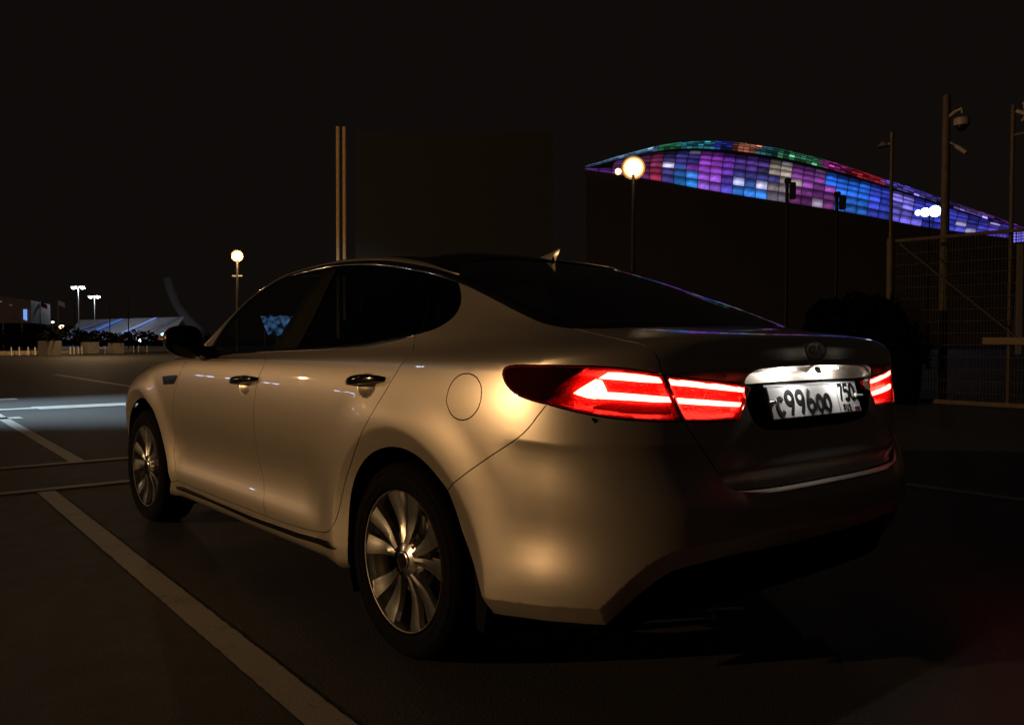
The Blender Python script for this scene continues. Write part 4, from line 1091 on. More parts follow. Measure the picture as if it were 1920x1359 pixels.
light('flood_light', 'POINT', (31.0, 27.4, 10.2), 60, (1, .7, .4), .4)
floodmast(120.5, 51.7, 19.2, [(.6, -.5, .35, .80), (-.45, .4, .20, .62), (-1.25, 1.05, .12, .38)], mat('cool_flood_lens', (1, 1, 1), emit=(.55, .88, 1.0), estr=12), 'cool white three headed lamp in front of the blue end of the dome')

# ---------------------------------------------------------------- colourful dome
RIM = [(139.85, 140.78, 41.60), (146.54, 135.11, 40.00), (153.22, 129.45, 38.38), (159.91, 123.78, 36.74), (166.60, 118.12, 35.26), (173.29, 112.46, 33.89), (179.98, 106.81, 32.60), (186.67, 101.15, 31.20), (193.36, 95.48, 29.60), (200.05, 89.82, 27.91), (206.74, 84.16, 26.66), (213.44, 78.51, 25.55), (220.13, 72.85, 24.48)]
CREST = [(141.5, 142.4, 42.35), (151.81, 140.01, 45.30), (158.78, 134.22, 46.71), (165.73, 128.40, 47.11), (172.67, 122.56, 46.48), (179.60, 116.70, 45.26), (186.52, 110.84, 43.46), (193.43, 104.96, 41.16), (200.34, 99.08, 38.63), (207.24, 93.19, 35.70), (214.14, 87.30, 32.78), (221.05, 81.41, 29.85), (227.95, 75.53, 27.14)]
TOPL = [(143.5, 144.6, 43.2), (174.92, 161.36, 52.81), (182.95, 154.72, 55.37), (190.96, 148.05, 56.75), (198.95, 141.35, 56.80), (206.91, 134.62, 55.49), (214.87, 127.88, 53.22), (222.81, 121.11, 50.26), (230.74, 114.34, 46.67), (238.68, 107.56, 43.27), (246.61, 100.78, 39.54), (254.54, 94.01, 35.93), (262.46, 87.21, 31.64)]
RIM, CREST, TOPL = (np.array(a) for a in (RIM, CREST, TOPL))
def crv(A, t): return nspline(np.linspace(0, 1, 13), A, np.clip(np.atleast_1d(t), 0, 1))[0]
def shell_pt(t, v, upper=False, out=0.0):
    if not upper:
        a, b = crv(RIM, t), crv(CREST, min(1, t + .010 * v)); p = a + (b - a) * v
        p = p + np.array([-.62, -.52, .35]) * (3.2 * math.sin(math.pi * (v * .8 + .1)) * min(1, t * 6) + out)
    else:
        a, b = crv(CREST, t), crv(TOPL, min(1, t + .012 * v)); p = a + (b - a) * v
        p = p + np.array([-.3, -.25, .92]) * (1.2 * math.sin(math.pi * v) * min(1, t * 5) + out)
    return p
def srgb(c): return tuple(((x / 255) / 12.92 if x < 11 else ((x / 255 + .055) / 1.055) ** 2.4) for x in c)
def table(tb, x, v):
    for (x0, x1, top, bot) in tb:
        if x0 <= x < x1:
            a, b = srgb(top), srgb(bot); w = min(1, max(0, (1 - v) * 2.2 - 1.1)); return [a[i] + (b[i] - a[i]) * w for i in range(3)]
    return [.01, .01, .05]
LOWT = [(0, 1150, (70, 40, 90), (85, 40, 120)), (1150, 1205, (80, 45, 90), (110, 50, 120)), (1205, 1238, (130, 50, 90), (170, 50, 85)), (1238, 1258, (70, 60, 120), (90, 80, 170)),
        (1258, 1300, (68, 58, 140), (50, 150, 250)), (1300, 1350, (160, 70, 210), (150, 95, 220)), (1350, 1378, (120, 60, 190), (90, 80, 210)), (1378, 1425, (90, 60, 150), (60, 145, 255)),
        (1425, 1446, (70, 62, 110), (60, 80, 190)), (1446, 1490, (190, 175, 165), (150, 140, 170)), (1490, 1552, (150, 75, 175), (120, 55, 120)), (1552, 1618, (45, 115, 250), (60, 130, 245)),
        (1618, 1668, (60, 80, 220), (70, 85, 220)), (1668, 1712, (130, 120, 235), (110, 100, 225)), (1712, 1790, (70, 75, 215), (60, 70, 200)), (1790, 1850, (50, 50, 150), (80, 80, 210)), (1850, 2000, (60, 50, 150), (90, 70, 190))]
UPT = [(0, 1230, (120, 170, 215), (60, 60, 110)), (1230, 1272, (60, 170, 120), (70, 160, 110)), (1272, 1335, (60, 160, 190), (60, 180, 190)), (1335, 1372, (60, 80, 230), (60, 60, 150)), (1372, 1425, (190, 120, 100), (200, 110, 80)),
       (1425, 1455, (50, 130, 150), (60, 120, 120)), (1455, 1540, (60, 130, 100), (90, 170, 120)), (1540, 1590, (170, 50, 130), (200, 70, 190)), (1590, 1655, (190, 40, 60), (170, 40, 60)), (1655, 1760, (80, 70, 190), (130, 120, 235)),
       (1760, 1790, (60, 40, 100), (70, 50, 120)), (1790, 1855, (110, 60, 140), (140, 130, 240)), (1855, 2000, (90, 40, 110), (70, 50, 150))]
def lit_mat():
    m = bpy.data.materials.new('led_roof_panel'); m.use_nodes = True; nt = m.node_tree; b = nt.nodes['Principled BSDF']
    a = nt.nodes.new('ShaderNodeVertexColor'); a.layer_name = 'glow'
    nt.links.new(a.outputs[0], b.inputs['Emission Color']); b.inputs['Emission Strength'].default_value = .85; b.inputs['Base Color'].default_value = (.05, .05, .06, 1); b.inputs['Roughness'].default_value = .4
    return m
LIT = lit_mat()
dome = empty('arena_dome', (180, 105, 0), label='large arena dome glowing with blue, purple and white light panels', cat='arena')
def glow_mesh(name, V, F, C):
    me = bpy.data.meshes.new(name); me.from_pydata([tuple(Vector(v) - Vector((180, 105, 0))) for v in V], [], F)
    ca = me.color_attributes.new('glow', 'FLOAT_COLOR', 'POINT')
    for i, c in enumerate(C): ca.data[i].color = (c[0], c[1], c[2], 1)
    me.materials.append(LIT); me.shade_smooth(); return link_mesh(name, me, dome)
NC, NRW = 39, 6
cols = [((k / NC) ** .93) for k in range(NC + 1)]
rnd = random.Random(5)
for k in range(NC):
    t0, t1 = cols[k], cols[k + 1]; xm = 1095 + 830 * (t0 + t1) / 2
    for j in range(NRW):
        v0, v1 = j / NRW, (j + 1) / NRW
        if k < 2 and j > 1: continue
        c = table(LOWT, xm + rnd.uniform(-4, 4), (v0 + v1) / 2); br = rnd.choice((.4, .5, .7, .85, 1.1)) * (.18 if j == NRW - 1 else .7 if j == NRW - 2 else 1)
        if rnd.random() < .06: c = [c[i] * .5 + .5 * srgb((230, 225, 255))[i] for i in range(3)]; br *= 1.3
        V = []; C = []; F = []; n = 4
        for b_ in range(n):
            for a_ in range(n):
                u = .035 + .93 * a_ / (n - 1); w = .03 + .93 * b_ / (n - 1)
                dome_out = .25 * math.sin(math.pi * a_ / (n - 1)) * math.sin(math.pi * b_ / (n - 1)) + .15
                V.append(shell_pt(t0 + (t1 - t0) * u, v0 + (v1 - v0) * w, False, dome_out))
                g = (.95, 1.5, .62, .22)[b_] * (1.0, 1.1, 1.05, .85)[a_] * br
                nz_ = rnd.uniform(.65, 1.35); C.append([x * g * nz_ for x in c])
        for b_ in range(n - 1):
            for a_ in range(n - 1): F.append((b_*n+a_, b_*n+a_+1, (b_+1)*n+a_+1, (b_+1)*n+a_))
        glow_mesh('light_panel', V, F, C)
V = []; C = []; F = []
NU = 78
for k in range(NU):
    t0, t1 = (k / NU), ((k + 1) / NU); xm = 1095 + 830 * (t0 + t1) / 2
    for j in range(7):
        v0, v1 = .14 + .86 * j / 7, .14 + .86 * (j + 1) / 7; c = table(UPT, xm + rnd.uniform(-8, 8), (v0 + v1) / 2); br = rnd.choice((.12, .3, .5, .7, 1.0)) * (1.0 if xm > 1230 else 1.2)
        if rnd.random() < .08: br *= 5
        o = len(V)
        for (u, w) in ((.05, .12), (.95, .12), (.95, .8), (.05, .8)):
            V.append(shell_pt(t0 + (t1 - t0) * u, v0 + (v1 - v0) * w, True, .25)); g = (1.0 if w < .5 else .45) * br; C.append([x * g for x in c])
        F.append((o, o+1, o+2, o+3))
up = glow_mesh('upper_light_panels', V, F, C); up['kind'] = 'stuff'
SHELL = mat('dark_dome_shell', (.26, .21, .18), rough=.6)
V = []; F = []; n = 60
for k in range(n + 1):
    t = k / n
    row = [shell_pt(t, v, False, -.15) for v in (0, .25, .5, .75, 1)] + [shell_pt(t, v, True, -.1) for v in (.3, .6, 1.0)]
    b_ = crv(TOPL, t); r_ = crv(RIM, t)
    row = [tuple(r_ * np.array([1, 1, 0]) + np.array([6, 5, 0])), tuple(r_ + np.array([4, 3.3, -2]))] + [tuple(r) for r in row] + [tuple(b_ + np.array([14, 12, -8])), tuple((b_ + np.array([14, 12, 0])) * np.array([1, 1, 0]))]
    V += row; m_ = len(row)
for k in range(n):
    for j in range(m_ - 1): F.append((k*m_+j, k*m_+j+1, (k+1)*m_+j+1, (k+1)*m_+j))
o = raw('roof_shell', [Vector(v) - Vector((180, 105, 0)) for v in V], F, SHELL, dome, smooth=True)
# small lattice cube glowing violet at the right edge
t = empty('light_cube', (75.3, 24.3, 0), label='small violet glowing lattice box at the right edge beyond the fence', cat='sign')
mb = MB(); mb.box((0, 0, 4.6), (.5, .5, 9.2)); mb.build('base', SHELL, t)
mb = MB(); mb.box((0, 0, 9.78), (.92, .92, 1.0)); mb.build('frame', SHELL, t)
vio = mat('violet_glow', (.2, .1, .6), emit=(.22, .20, 1.0), estr=1.0)
for i in range(4):
    for j in range(4):
        mb = MB(); a = math.atan2(-24.3, -75.3); M = Matrix.Rotation(0, 4, 'Z')
        mb.box((-.47, -.33 + .22 * i, 9.40 + .24 * j), (.03, .15, .17), bev=.02); mb.box((-.33 + .22 * i, -.47, 9.40 + .24 * j), (.15, .03, .17), bev=.02); mb.build('glow_cell', vio, t)
# dark pole signals in front of the dome
for (x, y, z0, h, lb) in ((51.3, 31.2, 10.9, 1.55, 'dark pole mounted speaker before the white part of the dome'), (54.0, 28.9, 10.2, 1.3, 'dark pole mounted speaker before the light blue part of the dome')):
    t = empty('loudspeaker_pole', (x, y, 0), label=lb, cat='loudspeaker')
    mb = MB(); mb.tube([(0, 0, 0), (0, 0, z0 + h + .15)], [.16, .12], 10); mb.build('pole', DSTEEL, t, smooth=40)
    mb = MB(); mb.box((.30, -.26, z0 + h * .55), (.50, .44, h * .75), rz=.6, bev=.05); mb.build('speaker_box', DSTEEL, t, smooth=40)
    mb = MB(); mb.box((.02, -.02, z0 + h), (.55, .42, .35), rz=.6, bev=.05); mb.build('speaker_box', DSTEEL, t, smooth=40)
# ---------------------------------------------------------------- fence and poles on the right
FENCE = mat('fence_paint', (.032, .023, .016), rough=.7)
BRN = mat('brown_pole', (.065, .043, .025), rough=.7, noise=(9, .3))
fx = 12.45
f = empty('mesh_fence', (fx, 3.4, 0), label='tall welded wire mesh fence with top rail and diagonal brace', cat='fence')
def fb(name, m, fn, **k):
    mb = MB(); fn(mb); mb.V = [(v[0] - fx, v[1] - 3.4, v[2]) for v in mb.V]; o = mb.build(name, m, f, smooth=40); return o
fb('top_rail', BRN, lambda b: b.tube([(fx, 4.74, 2.86), (fx, -9, 2.82)], .032, 8))
fb('bottom_rail', BRN, lambda b: b.box((fx, -2.5, .05), (.06, 14.3, .07)))
fb('diagonal_brace', FENCE, lambda b: b.tube([(fx - .03, 4.62, 2.80), (fx - .03, 2.60, 1.04)], .018, 8))
for y in (1.9, -1.0, -3.9, -6.8): fb('post', BRN, lambda b: b.tube([(fx, y, 0), (fx, y, 2.86)], .035, 8))
fb('warning_board', mat('tan_board', (.12, .075, .035), rough=.7), lambda b: b.box((fx - .04, 2.75, 1.09), (.02, .96, .11), bev=.004))
y = 4.68; bar = None
while y > 1.95:
    if bar is None: bar = fb('vertical_wire', FENCE, lambda b: b.tube([(fx, y, .08), (fx, y, 2.84)], .0042, 6)); y0_ = y
    else:
        c = bar.copy(); col.objects.link(c); c.location.y = bar.location.y - (y0_ - y)
    y -= .052
z = .22; bar = None
while z < 2.8:
    if bar is None: bar = fb('horizontal_wire', FENCE, lambda b: b.tube([(fx - .008, 4.72, z), (fx - .008, 1.92, z)], .0045, 6)); z0_ = z
    else:
        c = bar.copy(); col.objects.link(c); c.location.z = bar.location.z + (z - z0_)
    z += .20
def rest(b):
    yy = 1.85
    while yy > -9: b.tube([(fx, yy, .08), (fx, yy, 2.84)], .0042, 4, cap=False); yy -= .052
fb('far_wires', FENCE, rest)['kind'] = 'stuff'
t = empty('lamp_post', (12.40, 4.78, 0), label='thin corner pole with a small shaded lamp at the fence end', cat='lamp post')
mb = MB(); mb.tube([(0, 0, 0), (0, 0, 2.9)], .062, 14); mb.tube([(0, 0, 2.9), (0, 0, 4.66)], .030, 12); mb.build('pole', BRN, t, smooth=40)
mb = MB(); mb.tube([(0, 0, 4.58), (-.02, .14, 4.60)], .018, 8); mb.lathe([(.03, .05), (.05, .04), (.11, -.03), (.10, -.035), (.0, -.01)], 20, c=(-.02, .14, 4.58)); mb.build('lamp_shade', STEEL, t, smooth=40)
mb = MB(); mb.box((0, 0, 4.72), (.05, .05, .13)); mb.build('finial', BRN, t)
t = empty('camera_pole', (13.2, 4.19, 0), label='thick brown pole carrying a white dome camera and a bullet camera', cat='camera pole')
mb = MB(); mb.tube([(0, 0, 0), (0, 0, 2.4), (0, 0, 5.45)], [.078, .078, .062], 18); mb.build('pole', BRN, t, smooth=40)
WH = mat('camera_housing', (.26, .21, .15), rough=.5)
mb = MB(); mb.tube([(0, -.04, 5.06), (0, -.14, 5.13), (0, -.26, 5.17), (0, -.27, 5.08)], [.032, .030, .028, .026], 10); mb.build('camera_arm', WH, t, smooth=40)
mb = MB(); mb.lathe([(.0, .11), (.05, .105), (.128, .07), (.135, .0), (.125, -.05), (0, -.05)], 28, c=(0, -.26, 4.92)); d = mb.build('dome_camera', WH, t, smooth=40)
mb = MB(); mb.lathe([(.095, .0), (.088, -.05), (.05, -.09), (0, -.10)], 24, c=(0, -.26, 4.87)); mb.build('camera_dome', BLACK, d, smooth=50)
mb = MB(); mb.tube([(0, -.17, 4.53), (0, -.35, 4.38)], .038, 14); mb.tube([(0, -.05, 4.62), (0, -.22, 4.50)], .014, 8); mb.build('bullet_camera', WH, t, smooth=40)
t = empty('camera_pole', (12.62, 2.90, 0), label='slim pole with a small camera cluster at the right edge', cat='camera pole')
mb = MB(); mb.tube([(0, 0, 0), (0, 0, 4.9)], [.04, .032], 12); mb.build('pole', BRN, t, smooth=40)
mb = MB(); mb.tube([(0, -.05, 4.80), (0, -.20, 4.72)], .035, 12); mb.tube([(0, -.16, 4.92), (0, -.19, 4.70), (0, -.13, 4.62)], .025, 10); mb.build('camera', WH, t, smooth=40)
mb = MB(); mb.box((0, -.25, 4.42), (.04, .44, .035)); mb.build('bracket', BRN, t)

def leaf_mass(name, m, parent, ctr, ext, n, size, seed, flat=.35):
    r = random.Random(seed); V = []; F = []
    for _ in range(n):
        while True:
            p = Vector((r.uniform(-1, 1), r.uniform(-1, 1), r.uniform(-1, 1)))
            if p.length < 1: break
        p = p.normalized() * (p.length ** .35)
        if p.z < -.2 and flat: p.z *= flat
        w = 1 + .18 * math.sin(p.x * 5 + seed) * math.cos(p.y * 6 + seed)
        c = Vector((ctr[0] + p.x * ext[0] * w, ctr[1] + p.y * ext[1] * w, ctr[2] + p.z * ext[2] * w))
        if c.z < .02: c.z = .02 + r.random() * .1
        a = Vector((r.gauss(0, 1), r.gauss(0, 1), r.gauss(0, 1))).normalized(); b = a.cross(Vector((r.gauss(0, 1), r.gauss(0, 1), r.gauss(0, 1)))).normalized(); s = size * r.uniform(.6, 1.4); o = len(V)
        V += [c - a * s, c + b * s * .45, c + a * s, c - b * s * .45]; F.append((o, o+1, o+2, o+3))
    return raw(name, V, F, m, parent)
LEAF = mat('dark_foliage', (.010, .012, .006), rough=1, spec=0)
# leafy near-black mass added to stand in for a shadow on the fence corner
t = empty('shadow_mass', (12.05, 5.22, 0), label='dark round mass added in place of the shadow at the fence corner behind the car boot', cat='bush')
leaf_mass('foliage', mat('shadow_mass_black', (.0030, .0032, .0022), rough=1, spec=0), t, (0, 0, .85), (.30, 1.16, 1.02), 7000, .08, 3)
mb = MB(); mb.lathe([(0, 1.72), (.5, 1.58), (.85, 1.2), (.97, .7), (.95, .2), (.9, 0)], 24); mb.V = [(v[0] * .30, v[1] * 1.22, v[2]) for v in mb.V]; mb.build('shadow_core', mat('shadow_core_black', (.002, .002, .0015), rough=1, spec=0), t, smooth=60)

# ---------------------------------------------------------------- billboard with lit edge
t = empty('billboard', (4.4, 10.24, 0), label='dark billboard seen from behind with a gold lit twin post at its left edge', cat='billboard')
GOLD = mat('ochre_post', (.52, .33, .13), rough=.6, noise=(30, .2))
a = Vector((6.92 - 4.42, 8.12 - 10.23, 0)).normalized(); rz = math.atan2(a.y, a.x)
for k, c in enumerate(((0.0, 0.0), (.085, -.065))):
    mb = MB(); mb.box((c[0], c[1], 2.31), (.052, .052, 4.62), rz=rz, bev=.006); mb.build('post', GOLD, t, smooth=30)
mb = MB(); c = a * 1.85; mb.box((c.x + .10, c.y - .01, 3.2), (3.3, .05, 2.7), rz=rz); mb.build('panel', mat('billboard_back', (.014, .012, .010), rough=.9), t)
for k in range(3):
    c = a * (.35 + 1.3 * k); mb = MB(); mb.tube([(c.x + .1, c.y + .05, 0), (c.x + .1, c.y + .05, 3.0)], .06, 8); mb.build('post', mat('billboard_leg', (.02, .018, .016), rough=.8), t, smooth=40)

# ---------------------------------------------------------------- far side of the lot
kb = MB(); 
A, B = Vector((2.0, 56.5)), Vector((30, 82)); d = (B - A).normalized(); rz = math.atan2(d.y, d.x); c = (A + B) / 2
kb.box((c.x, c.y, .14), ((B - A).length, .35, .28), rz=rz, bev=.02); o = kb.build('kerb', mat('kerb_concrete', (.42, .34, .26), rough=.8, noise=(2, .3))); o['kind'] = 'structure'
kb = MB(); kb.box((c.x - 4 * d.y, c.y + 4 * d.x, .04), ((B - A).length + 6, 7.4, .08), rz=rz); o = kb.build('pavement', mat('pavement_slabs', (.30, .25, .20), rough=.85, noise=(1.2, .25))); o['kind'] = 'structure'
PLN = mat('planter_concrete', (.25, .23, .22), rough=.8)
def planter(x, y, s, h, rz_, label, seed):
    t = empty('planter', (x, y, 0), rz=rz_, label=label, cat='planter', group='concrete planters along the far kerb')
    mb = MB(); mb.box((0, 0, h / 2), (s, s, h), bev=.03); mb.build('tub', PLN, t, smooth=30)
    mb = MB(); mb.box((0, 0, h + .02), (s * .9, s * .9, .05)); mb.build('soil', DARK, t)
    p = empty('palm_plant', (x, y, h), label=label.replace('concrete planter', 'small dark palm growing in the planter'), cat='palm', group='palms in the planters')
    r = random.Random(seed); mb = MB(); mb.tube([(0, 0, 0), (0, 0, .35)], [.12, .09], 8); mb.build('trunk', DARK, p)
    for k in range(16):
        a_ = 2 * math.pi * k / 16 + r.uniform(-.2, .2); L_ = r.uniform(.7, 1.1); up_ = r.uniform(.3, 1.0); V = []; F = []
        for q in range(7):
            u = q / 6; c_ = Vector((math.cos(a_) * L_ * u, math.sin(a_) * L_ * u, .35 + up_ * u - 1.0 * u * u * .8)); w = .13 * math.sin(math.pi * (u * .9 + .1)); sd = Vector((-math.sin(a_), math.cos(a_), 0))
            V += [c_ - sd * w, c_ + Vector((0, 0, .03)), c_ + sd * w]
        for q in range(6): F += [(q*3, q*3+1, q*3+4, q*3+3), (q*3+1, q*3+2, q*3+5, q*3+4)]
        raw('frond', V, F, LEAF, p)
planter(9.75, 58.9, 1.02, .98, .35, 'widest pale concrete planter nearest the left edge', 1)
planter(13.95, 66.5, .92, .88, .35, 'middle concrete planter between the other two', 2)
planter(15.5, 65.4, .82, .80, .35, 'right hand concrete planter close to the car bonnet', 3)
# white bollards along the kerb
BOL = mat('white_bollard', (.70, .67, .62), rough=.5)
BL = (['white bollard at the left end of the five before the widest planter', 'second white bollard from the left end of the kerb', 'middle white bollard of the five left of the widest planter', 'fourth white bollard from the left end of the kerb', 'white bollard next to the left side of the widest planter',
       'white bollard next to the right side of the widest planter', 'second white bollard right of the widest planter', 'middle white bollard between the widest and the middle planter', 'fourth white bollard right of the widest planter', 'white bollard next to the left side of the middle planter',
       'lone white bollard between the middle and right hand planters', 'white bollard just right of the right hand planter', 'second white bollard right of the right hand planter', 'white bollard at the right end nearest the car mirror'])
b0 = None
for xp, dd in ((8, 57), (23, 57.5), (40, 58), (53, 58.5), (63, 59), (120, 62), (127, 62.4), (135, 62.8), (142, 63.2), (148, 63.6), (186, 66), (240, 69), (249, 69.5), (265, 70.5)):
    # pitch of the row taken from the photograph, laid out on the kerb line
    az = math.radians(39.985) + math.atan((xp - 960) / 1579.08)
    dv = Vector((math.sin(az), math.cos(az))); cp = Vector((-2.428, -2.419))
    # intersection of the view bearing with the kerb line
    e = Vector((-d.y, d.x)); s_ = ((A - cp).dot(e)) / dv.dot(e); p_ = cp + dv * s_ - e * .5
    if b0 is None:
        mb = MB(); mb.lathe([(.075, 0), (.07, .05), (.05, .08), (.045, .50), (.03, .55), (0, .56)], 10); b0 = mb.build('bollard', BOL, smooth=50); ob = b0
        tag(b0, 'x', 'bollard', 'white bollards along the far kerb')
    else: ob = b0.copy(); col.objects.link(ob)
    ob.location = (p_.x, p_.y, 0); ob['label'] = BL.pop(0)
light('kerb_light', 'POINT', (12, 58, 5.5), 900, WARM, .3)
# building at the left edge
t = empty('pavilion', (14.0, 108, 0), label='grey pavilion with a slanting roof and one lit blue window', cat='building')
BW = mat('pavilion_cladding', (.16, .13, .145), rough=.7, noise=(.8, .2))
def at0(p, o): return (p[0] - o[0], p[1] - o[1], p[2] - o[2])
o_ = (14.0, 108, 0); u = Vector((17.1 - 11.7, 105.35 - 109.96, 0)).normalized(); bk = Vector((-u.y * -1, u.x * -1, 0)) * -1
bk = Vector((.35, .94, 0))
P0 = Vector((9.0, 112.3, 0)); P1 = Vector((17.1, 105.33, 0))
def wallbox(z0a, z0b, z1a, z1b, dep, name, m):
    V = []
    for (p, za, zb) in ((P0, z0a, z1a), (P1, z0b, z1b)):
        for k in (0, 1):
            q = p + bk * dep * k; V += [at0((q.x, q.y, za), o_), at0((q.x, q.y, zb), o_)]
    return raw(name, V, [(0, 4, 5, 1), (2, 3, 7, 6), (1, 5, 7, 3), (0, 2, 6, 4), (0, 1, 3, 2), (4, 6, 7, 5)], m, t)
wallbox(2.85, 2.9, 6.9, 5.45, 12, 'upper_storey', BW)
wallbox(0, 0, 2.84, 2.89, 9, 'ground_storey', DARK)
for k in range(5):
    q = P0 + (P1 - P0) * (.1 + .2 * k); mb = MB(); mb.tube([at0((q.x, q.y - .2, 0), o_), at0((q.x, q.y - .2, 2.9), o_)], .09, 8); mb.build('column', BW, t)
wm = mat('blue_lit_window', (.1, .2, .4), emit=(.20, .42, .95), estr=.9)
for k in (0, 1):
    q = P1 + (P0 - P1).normalized() * (.50 + .22 * k); mb = MB(); mb.box(at0((q.x - .05, q.y - .06, 3.8 + .05 * k), o_), (.17, .05, 1.25 - .1 * k), rz=math.atan2(-u.y, -u.x)); mb.build('window', wm, t)
for (xx, zz) in ((.3, 4.9), (1.5, 5.3), (2.4, 5.25), (4.4, 5.35)):
    q = P1 + (P0 - P1).normalized() * (xx + 2.0); mb = MB(); mb.box(at0((q.x, q.y - .08, zz), o_), (.35, .05, .07), rz=math.atan2(-u.y, -u.x)); mb.build('wall_lamp', mat('dim_blue_lamp', (.2, .2, .3), emit=(.35, .45, .9), estr=.35 if xx > .4 else .15), t)
# tented stand; blue light washing its roof is put in as glowing strips
t = empty('tented_stand', (38, 148, 0), label='long low tented stand with blue light streaks on its roof', cat='stand')
o_ = (38, 148, 0); TENT = mat('grey_tent_fabric', (.50, .48, .52), rough=.7, noise=(.15, .25))
R0, R1, L0, L1 = (32.6, 151.1, 4.27), (45.9, 140.0, 4.84), (28.8, 147.6, 1.0), (42.0, 137.0, .80)
nT = 14; V = []; F = []
for k in range(nT + 1):
    w = k / nT; top = Vector(R0).lerp(Vector(R1), w); bot = Vector(L0).lerp(Vector(L1), w)
    for j in range(6):
        q = top.lerp(bot, j / 5); q.z -= .25 * math.sin(math.pi * j / 5) * (1 if k % 2 else .3); V.append(at0(q, o_))
    q = top + Vector((4, 5, -3.6)); V.append(at0(q, o_))
for k in range(nT):
    for j in range(6): F.append((k*7+j, k*7+j+1, (k+1)*7+j+1, (k+1)*7+j))
raw('tent_roof', V, F, TENT, t, smooth=True)
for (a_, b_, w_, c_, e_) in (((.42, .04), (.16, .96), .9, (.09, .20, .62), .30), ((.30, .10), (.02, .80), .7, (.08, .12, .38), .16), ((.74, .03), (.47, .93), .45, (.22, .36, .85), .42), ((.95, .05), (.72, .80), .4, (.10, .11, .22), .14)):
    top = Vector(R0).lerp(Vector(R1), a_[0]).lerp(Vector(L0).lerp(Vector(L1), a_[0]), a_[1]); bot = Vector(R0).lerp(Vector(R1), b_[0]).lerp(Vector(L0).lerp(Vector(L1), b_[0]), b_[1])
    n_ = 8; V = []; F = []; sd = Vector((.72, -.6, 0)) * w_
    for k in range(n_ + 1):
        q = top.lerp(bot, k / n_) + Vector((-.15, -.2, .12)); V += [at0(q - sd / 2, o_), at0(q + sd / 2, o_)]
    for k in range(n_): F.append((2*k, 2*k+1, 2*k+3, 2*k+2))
    raw('light_streak', V, F, mat('blue_streak_glow', c_, emit=c_, estr=e_ * 1.6), t)
mb = MB()
for k in range(9):
    q = Vector(L0).lerp(Vector(L1), k / 8); mb = MB(); mb.tube([at0((q.x, q.y, 0), o_), at0((q.x, q.y, q.z + .1), o_)], .08, 6); mb.build('support', STEEL, t)
# tall curved torch tower
t = empty('torch_tower', (101, 303, 0), label='tall pale curved tower faint against the night sky', cat='tower')
P_ = [(96.6, 307.0, 23.0), (97.4, 306.1, 18.6), (99.2, 304.4, 13.0), (101.9, 302.0, 8.2), (105, 299, 3.5), (107, 297, 0)]; W_ = [1.6, 1.7, 1.6, 1.9, 2.6, 3.4]
mb = MB(); mb.tube([at0(p, (101, 303, 0)) for p in P_], W_, 12, sx=.6); mb.build('shaft', mat('tower_skin', (.55, .53, .56), rough=.6, emit=None), t, smooth=60)
light('tower_wash', 'SPOT', (92, 270, 2), 1100, (.8, .82, 1), .5, aim=(99, 304, 14), spot=50, blend=.6)
# flag poles
for (x, y, h, c_, lb) in ((19.0, 110.3, 5.6, (.35, .03, .03), 'thin flag pole flying a small red flag'), (20.6, 108.95, 5.8, (.6, .6, .6), 'thin flag pole flying a small white flag')):
    t = empty('flag_pole', (x, y, 0), label=lb, cat='flag pole', group='flag poles by the pavilion')
    mb = MB(); mb.tube([(0, 0, 0), (0, 0, h)], [.05, .03], 8); mb.build('pole', STEEL, t)
    V = []; F = []
    for k in range(8):
        u_ = k / 7; yy = .10 * math.sin(u_ * 7); dr = -.35 * u_
        for j in range(4): V.append((.05 + .75 * u_ * .8, -.5 * u_ + yy, h - .1 - .55 * j / 3 + dr))
    for k in range(7):
        for j in range(3): F.append((k*4+j, k*4+j+1, (k+1)*4+j+1, (k+1)*4+j))
    raw('flag', V, F, mat('flag_cloth', c_, rough=.8), t, smooth=True)
for (x, y, h, lb) in ((22.1, 107.7, 5.6, 'slim unlit mast close to the taller white twin lamp'), (25.3, 105.0, 5.6, 'slim unlit mast above the left half of the tented stand'), (27.0, 103.6, 5.9, 'tallest slim unlit mast, above the middle of the tented stand')):
    mb = MB(); mb.tube([(0, 0, 0), (0, 0, h)], [.07, .04], 8); mb.lathe([(0, .1), (.12, .05), (.12, -.02), (0, -.05)], 10, c=(0, 0, h)); o = mb.build('slim_mast', DSTEEL); o.location = (x, y, 0)
    tag(o, lb, 'mast', 'slim unlit masts')
# dark trees and hedges between the pavilion and the stand
for i, (px_, py_, r_, h_, lb) in enumerate(((18.5, 98, 3.2, 1.9, 'largest dark bush behind the widest planter'), (21.5, 95, 2.6, 1.5, 'dark bush behind the bollards right of the widest planter'), (24.6, 92.5, 2.8, 1.5, 'dark bush behind the middle planter below the twin lamps'), (28.2, 90, 2.4, 1.3, 'dark bush behind the right hand planter'), (31.5, 87, 2.2, 1.1, 'low dark bush nearest the car mirror'), (15.2, 101, 2.6, 1.6, 'dark bush in front of the pavilion at the left edge'))):
    t = empty('dark_bush', (px_, py_, 0), label=lb, cat='bush', group='dark bushes behind the far kerb')
    leaf_mass('foliage', LEAF, t, (0, 0, h_ * .55), (r_, r_ * .6, h_ * .75), 900, .22, i)
    mb = MB(); mb.tube([(0, 0, 0), (0, 0, h_ * .6)], [.12, .05], 6); mb.build('trunk', DARK, t)
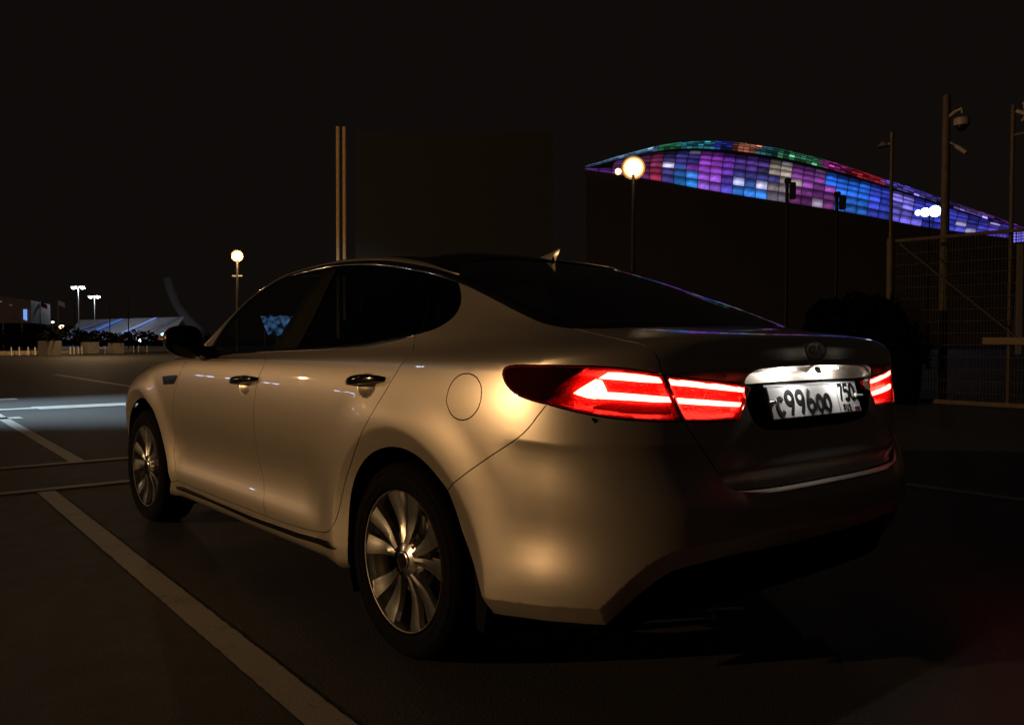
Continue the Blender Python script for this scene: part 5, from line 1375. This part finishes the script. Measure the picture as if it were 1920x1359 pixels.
# small distant lamps
def dot(x, y, z, r, c, s_, lb):
    t = empty('distant_lamp', (x, y, 0), label=lb, cat='street lamp', group='small distant lamps')
    mb = MB(); mb.tube([(0, 0, 0), (0, 0, z - r * .6)], .05, 6); mb.build('pole', DSTEEL, t)
    mb = MB(); mb.lathe([(0, -1), (.7, -.7), (1, 0), (.7, .7), (0, 1)], 12, c=(0, 0, 0)); mb.V = [(v[0] * r, v[1] * r, z + v[2] * r * .7) for v in mb.V]; mb.build('globe', mat('lamp_globe', c, emit=c, estr=s_), t, smooth=60)
dot(22.8, 133.2, 3.95, .30, (.55, .85, .9), 2.2, 'small pale green lamp between the pavilion and the flag poles')
dot(24.6, 131.7, 3.5, .22, (1, .9, .8), 2.6, 'small white lamp between the two flag poles')
dot(25.6, 130.8, 2.82, .42, (1, .72, .4), 5, 'bright warm lamp just right of the white flag')
dot(22.1, 133.7, 1.0, .16, (.9, .9, 1), 1.5, 'tiny white lamp low beside the hedge')
dot(36.6, 121.6, 1.8, .30, (.45, .8, .9), 2.5, 'small turquoise lamp left of the car mirror')
dot(34.2, 123.5, .9, .34, (.85, .92, 1), 5, 'bright white lamp low under the tented stand')
dot(37.2, 121.0, 1.0, .30, (1, .62, .3), 4, 'warm lamp beside the car mirror')
dot(38.0, 120.4, 2.0, .22, (.7, .9, 1), 2.5, 'small white lamp just above the car mirror')
dot(40.3, 118.7, 1.2, .22, (.8, .9, 1), 3.0, 'small white lamp seen through the front side window')
# blue lit tent seen through the side windows
t = empty('blue_tent', (52, 120, 0), label='blue lit tent roof seen through the front side window', cat='tent')
V = []; F = []
for k in range(9):
    w = k / 8
    for j in range(4): V.append((-1.0 + 4.6 * w, 1.2 - 4.0 * w - j * .9, 4.7 - j * .95 - .18 * math.sin(w * 20 + j)))
for k in range(8):
    for j in range(3): F.append((k*4+j, k*4+j+1, (k+1)*4+j+1, (k+1)*4+j))
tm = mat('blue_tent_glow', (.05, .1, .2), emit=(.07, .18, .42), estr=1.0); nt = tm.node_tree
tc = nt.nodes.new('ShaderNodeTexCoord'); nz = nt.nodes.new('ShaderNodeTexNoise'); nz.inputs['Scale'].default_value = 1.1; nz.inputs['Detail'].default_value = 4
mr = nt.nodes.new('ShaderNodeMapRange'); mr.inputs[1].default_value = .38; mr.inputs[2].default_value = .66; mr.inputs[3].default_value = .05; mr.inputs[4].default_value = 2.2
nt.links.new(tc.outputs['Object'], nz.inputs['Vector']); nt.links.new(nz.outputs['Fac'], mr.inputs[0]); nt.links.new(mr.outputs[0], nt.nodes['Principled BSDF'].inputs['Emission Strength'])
raw('roof', V, F, tm, t, smooth=True)
for k in range(4):
    mb = MB(); mb.tube([(-.8 + 1.3 * k, .2 - 1.3 * k, 0), (-.8 + 1.3 * k, .2 - 1.3 * k, 2.6)], .08, 6); mb.build('support', STEEL, t)
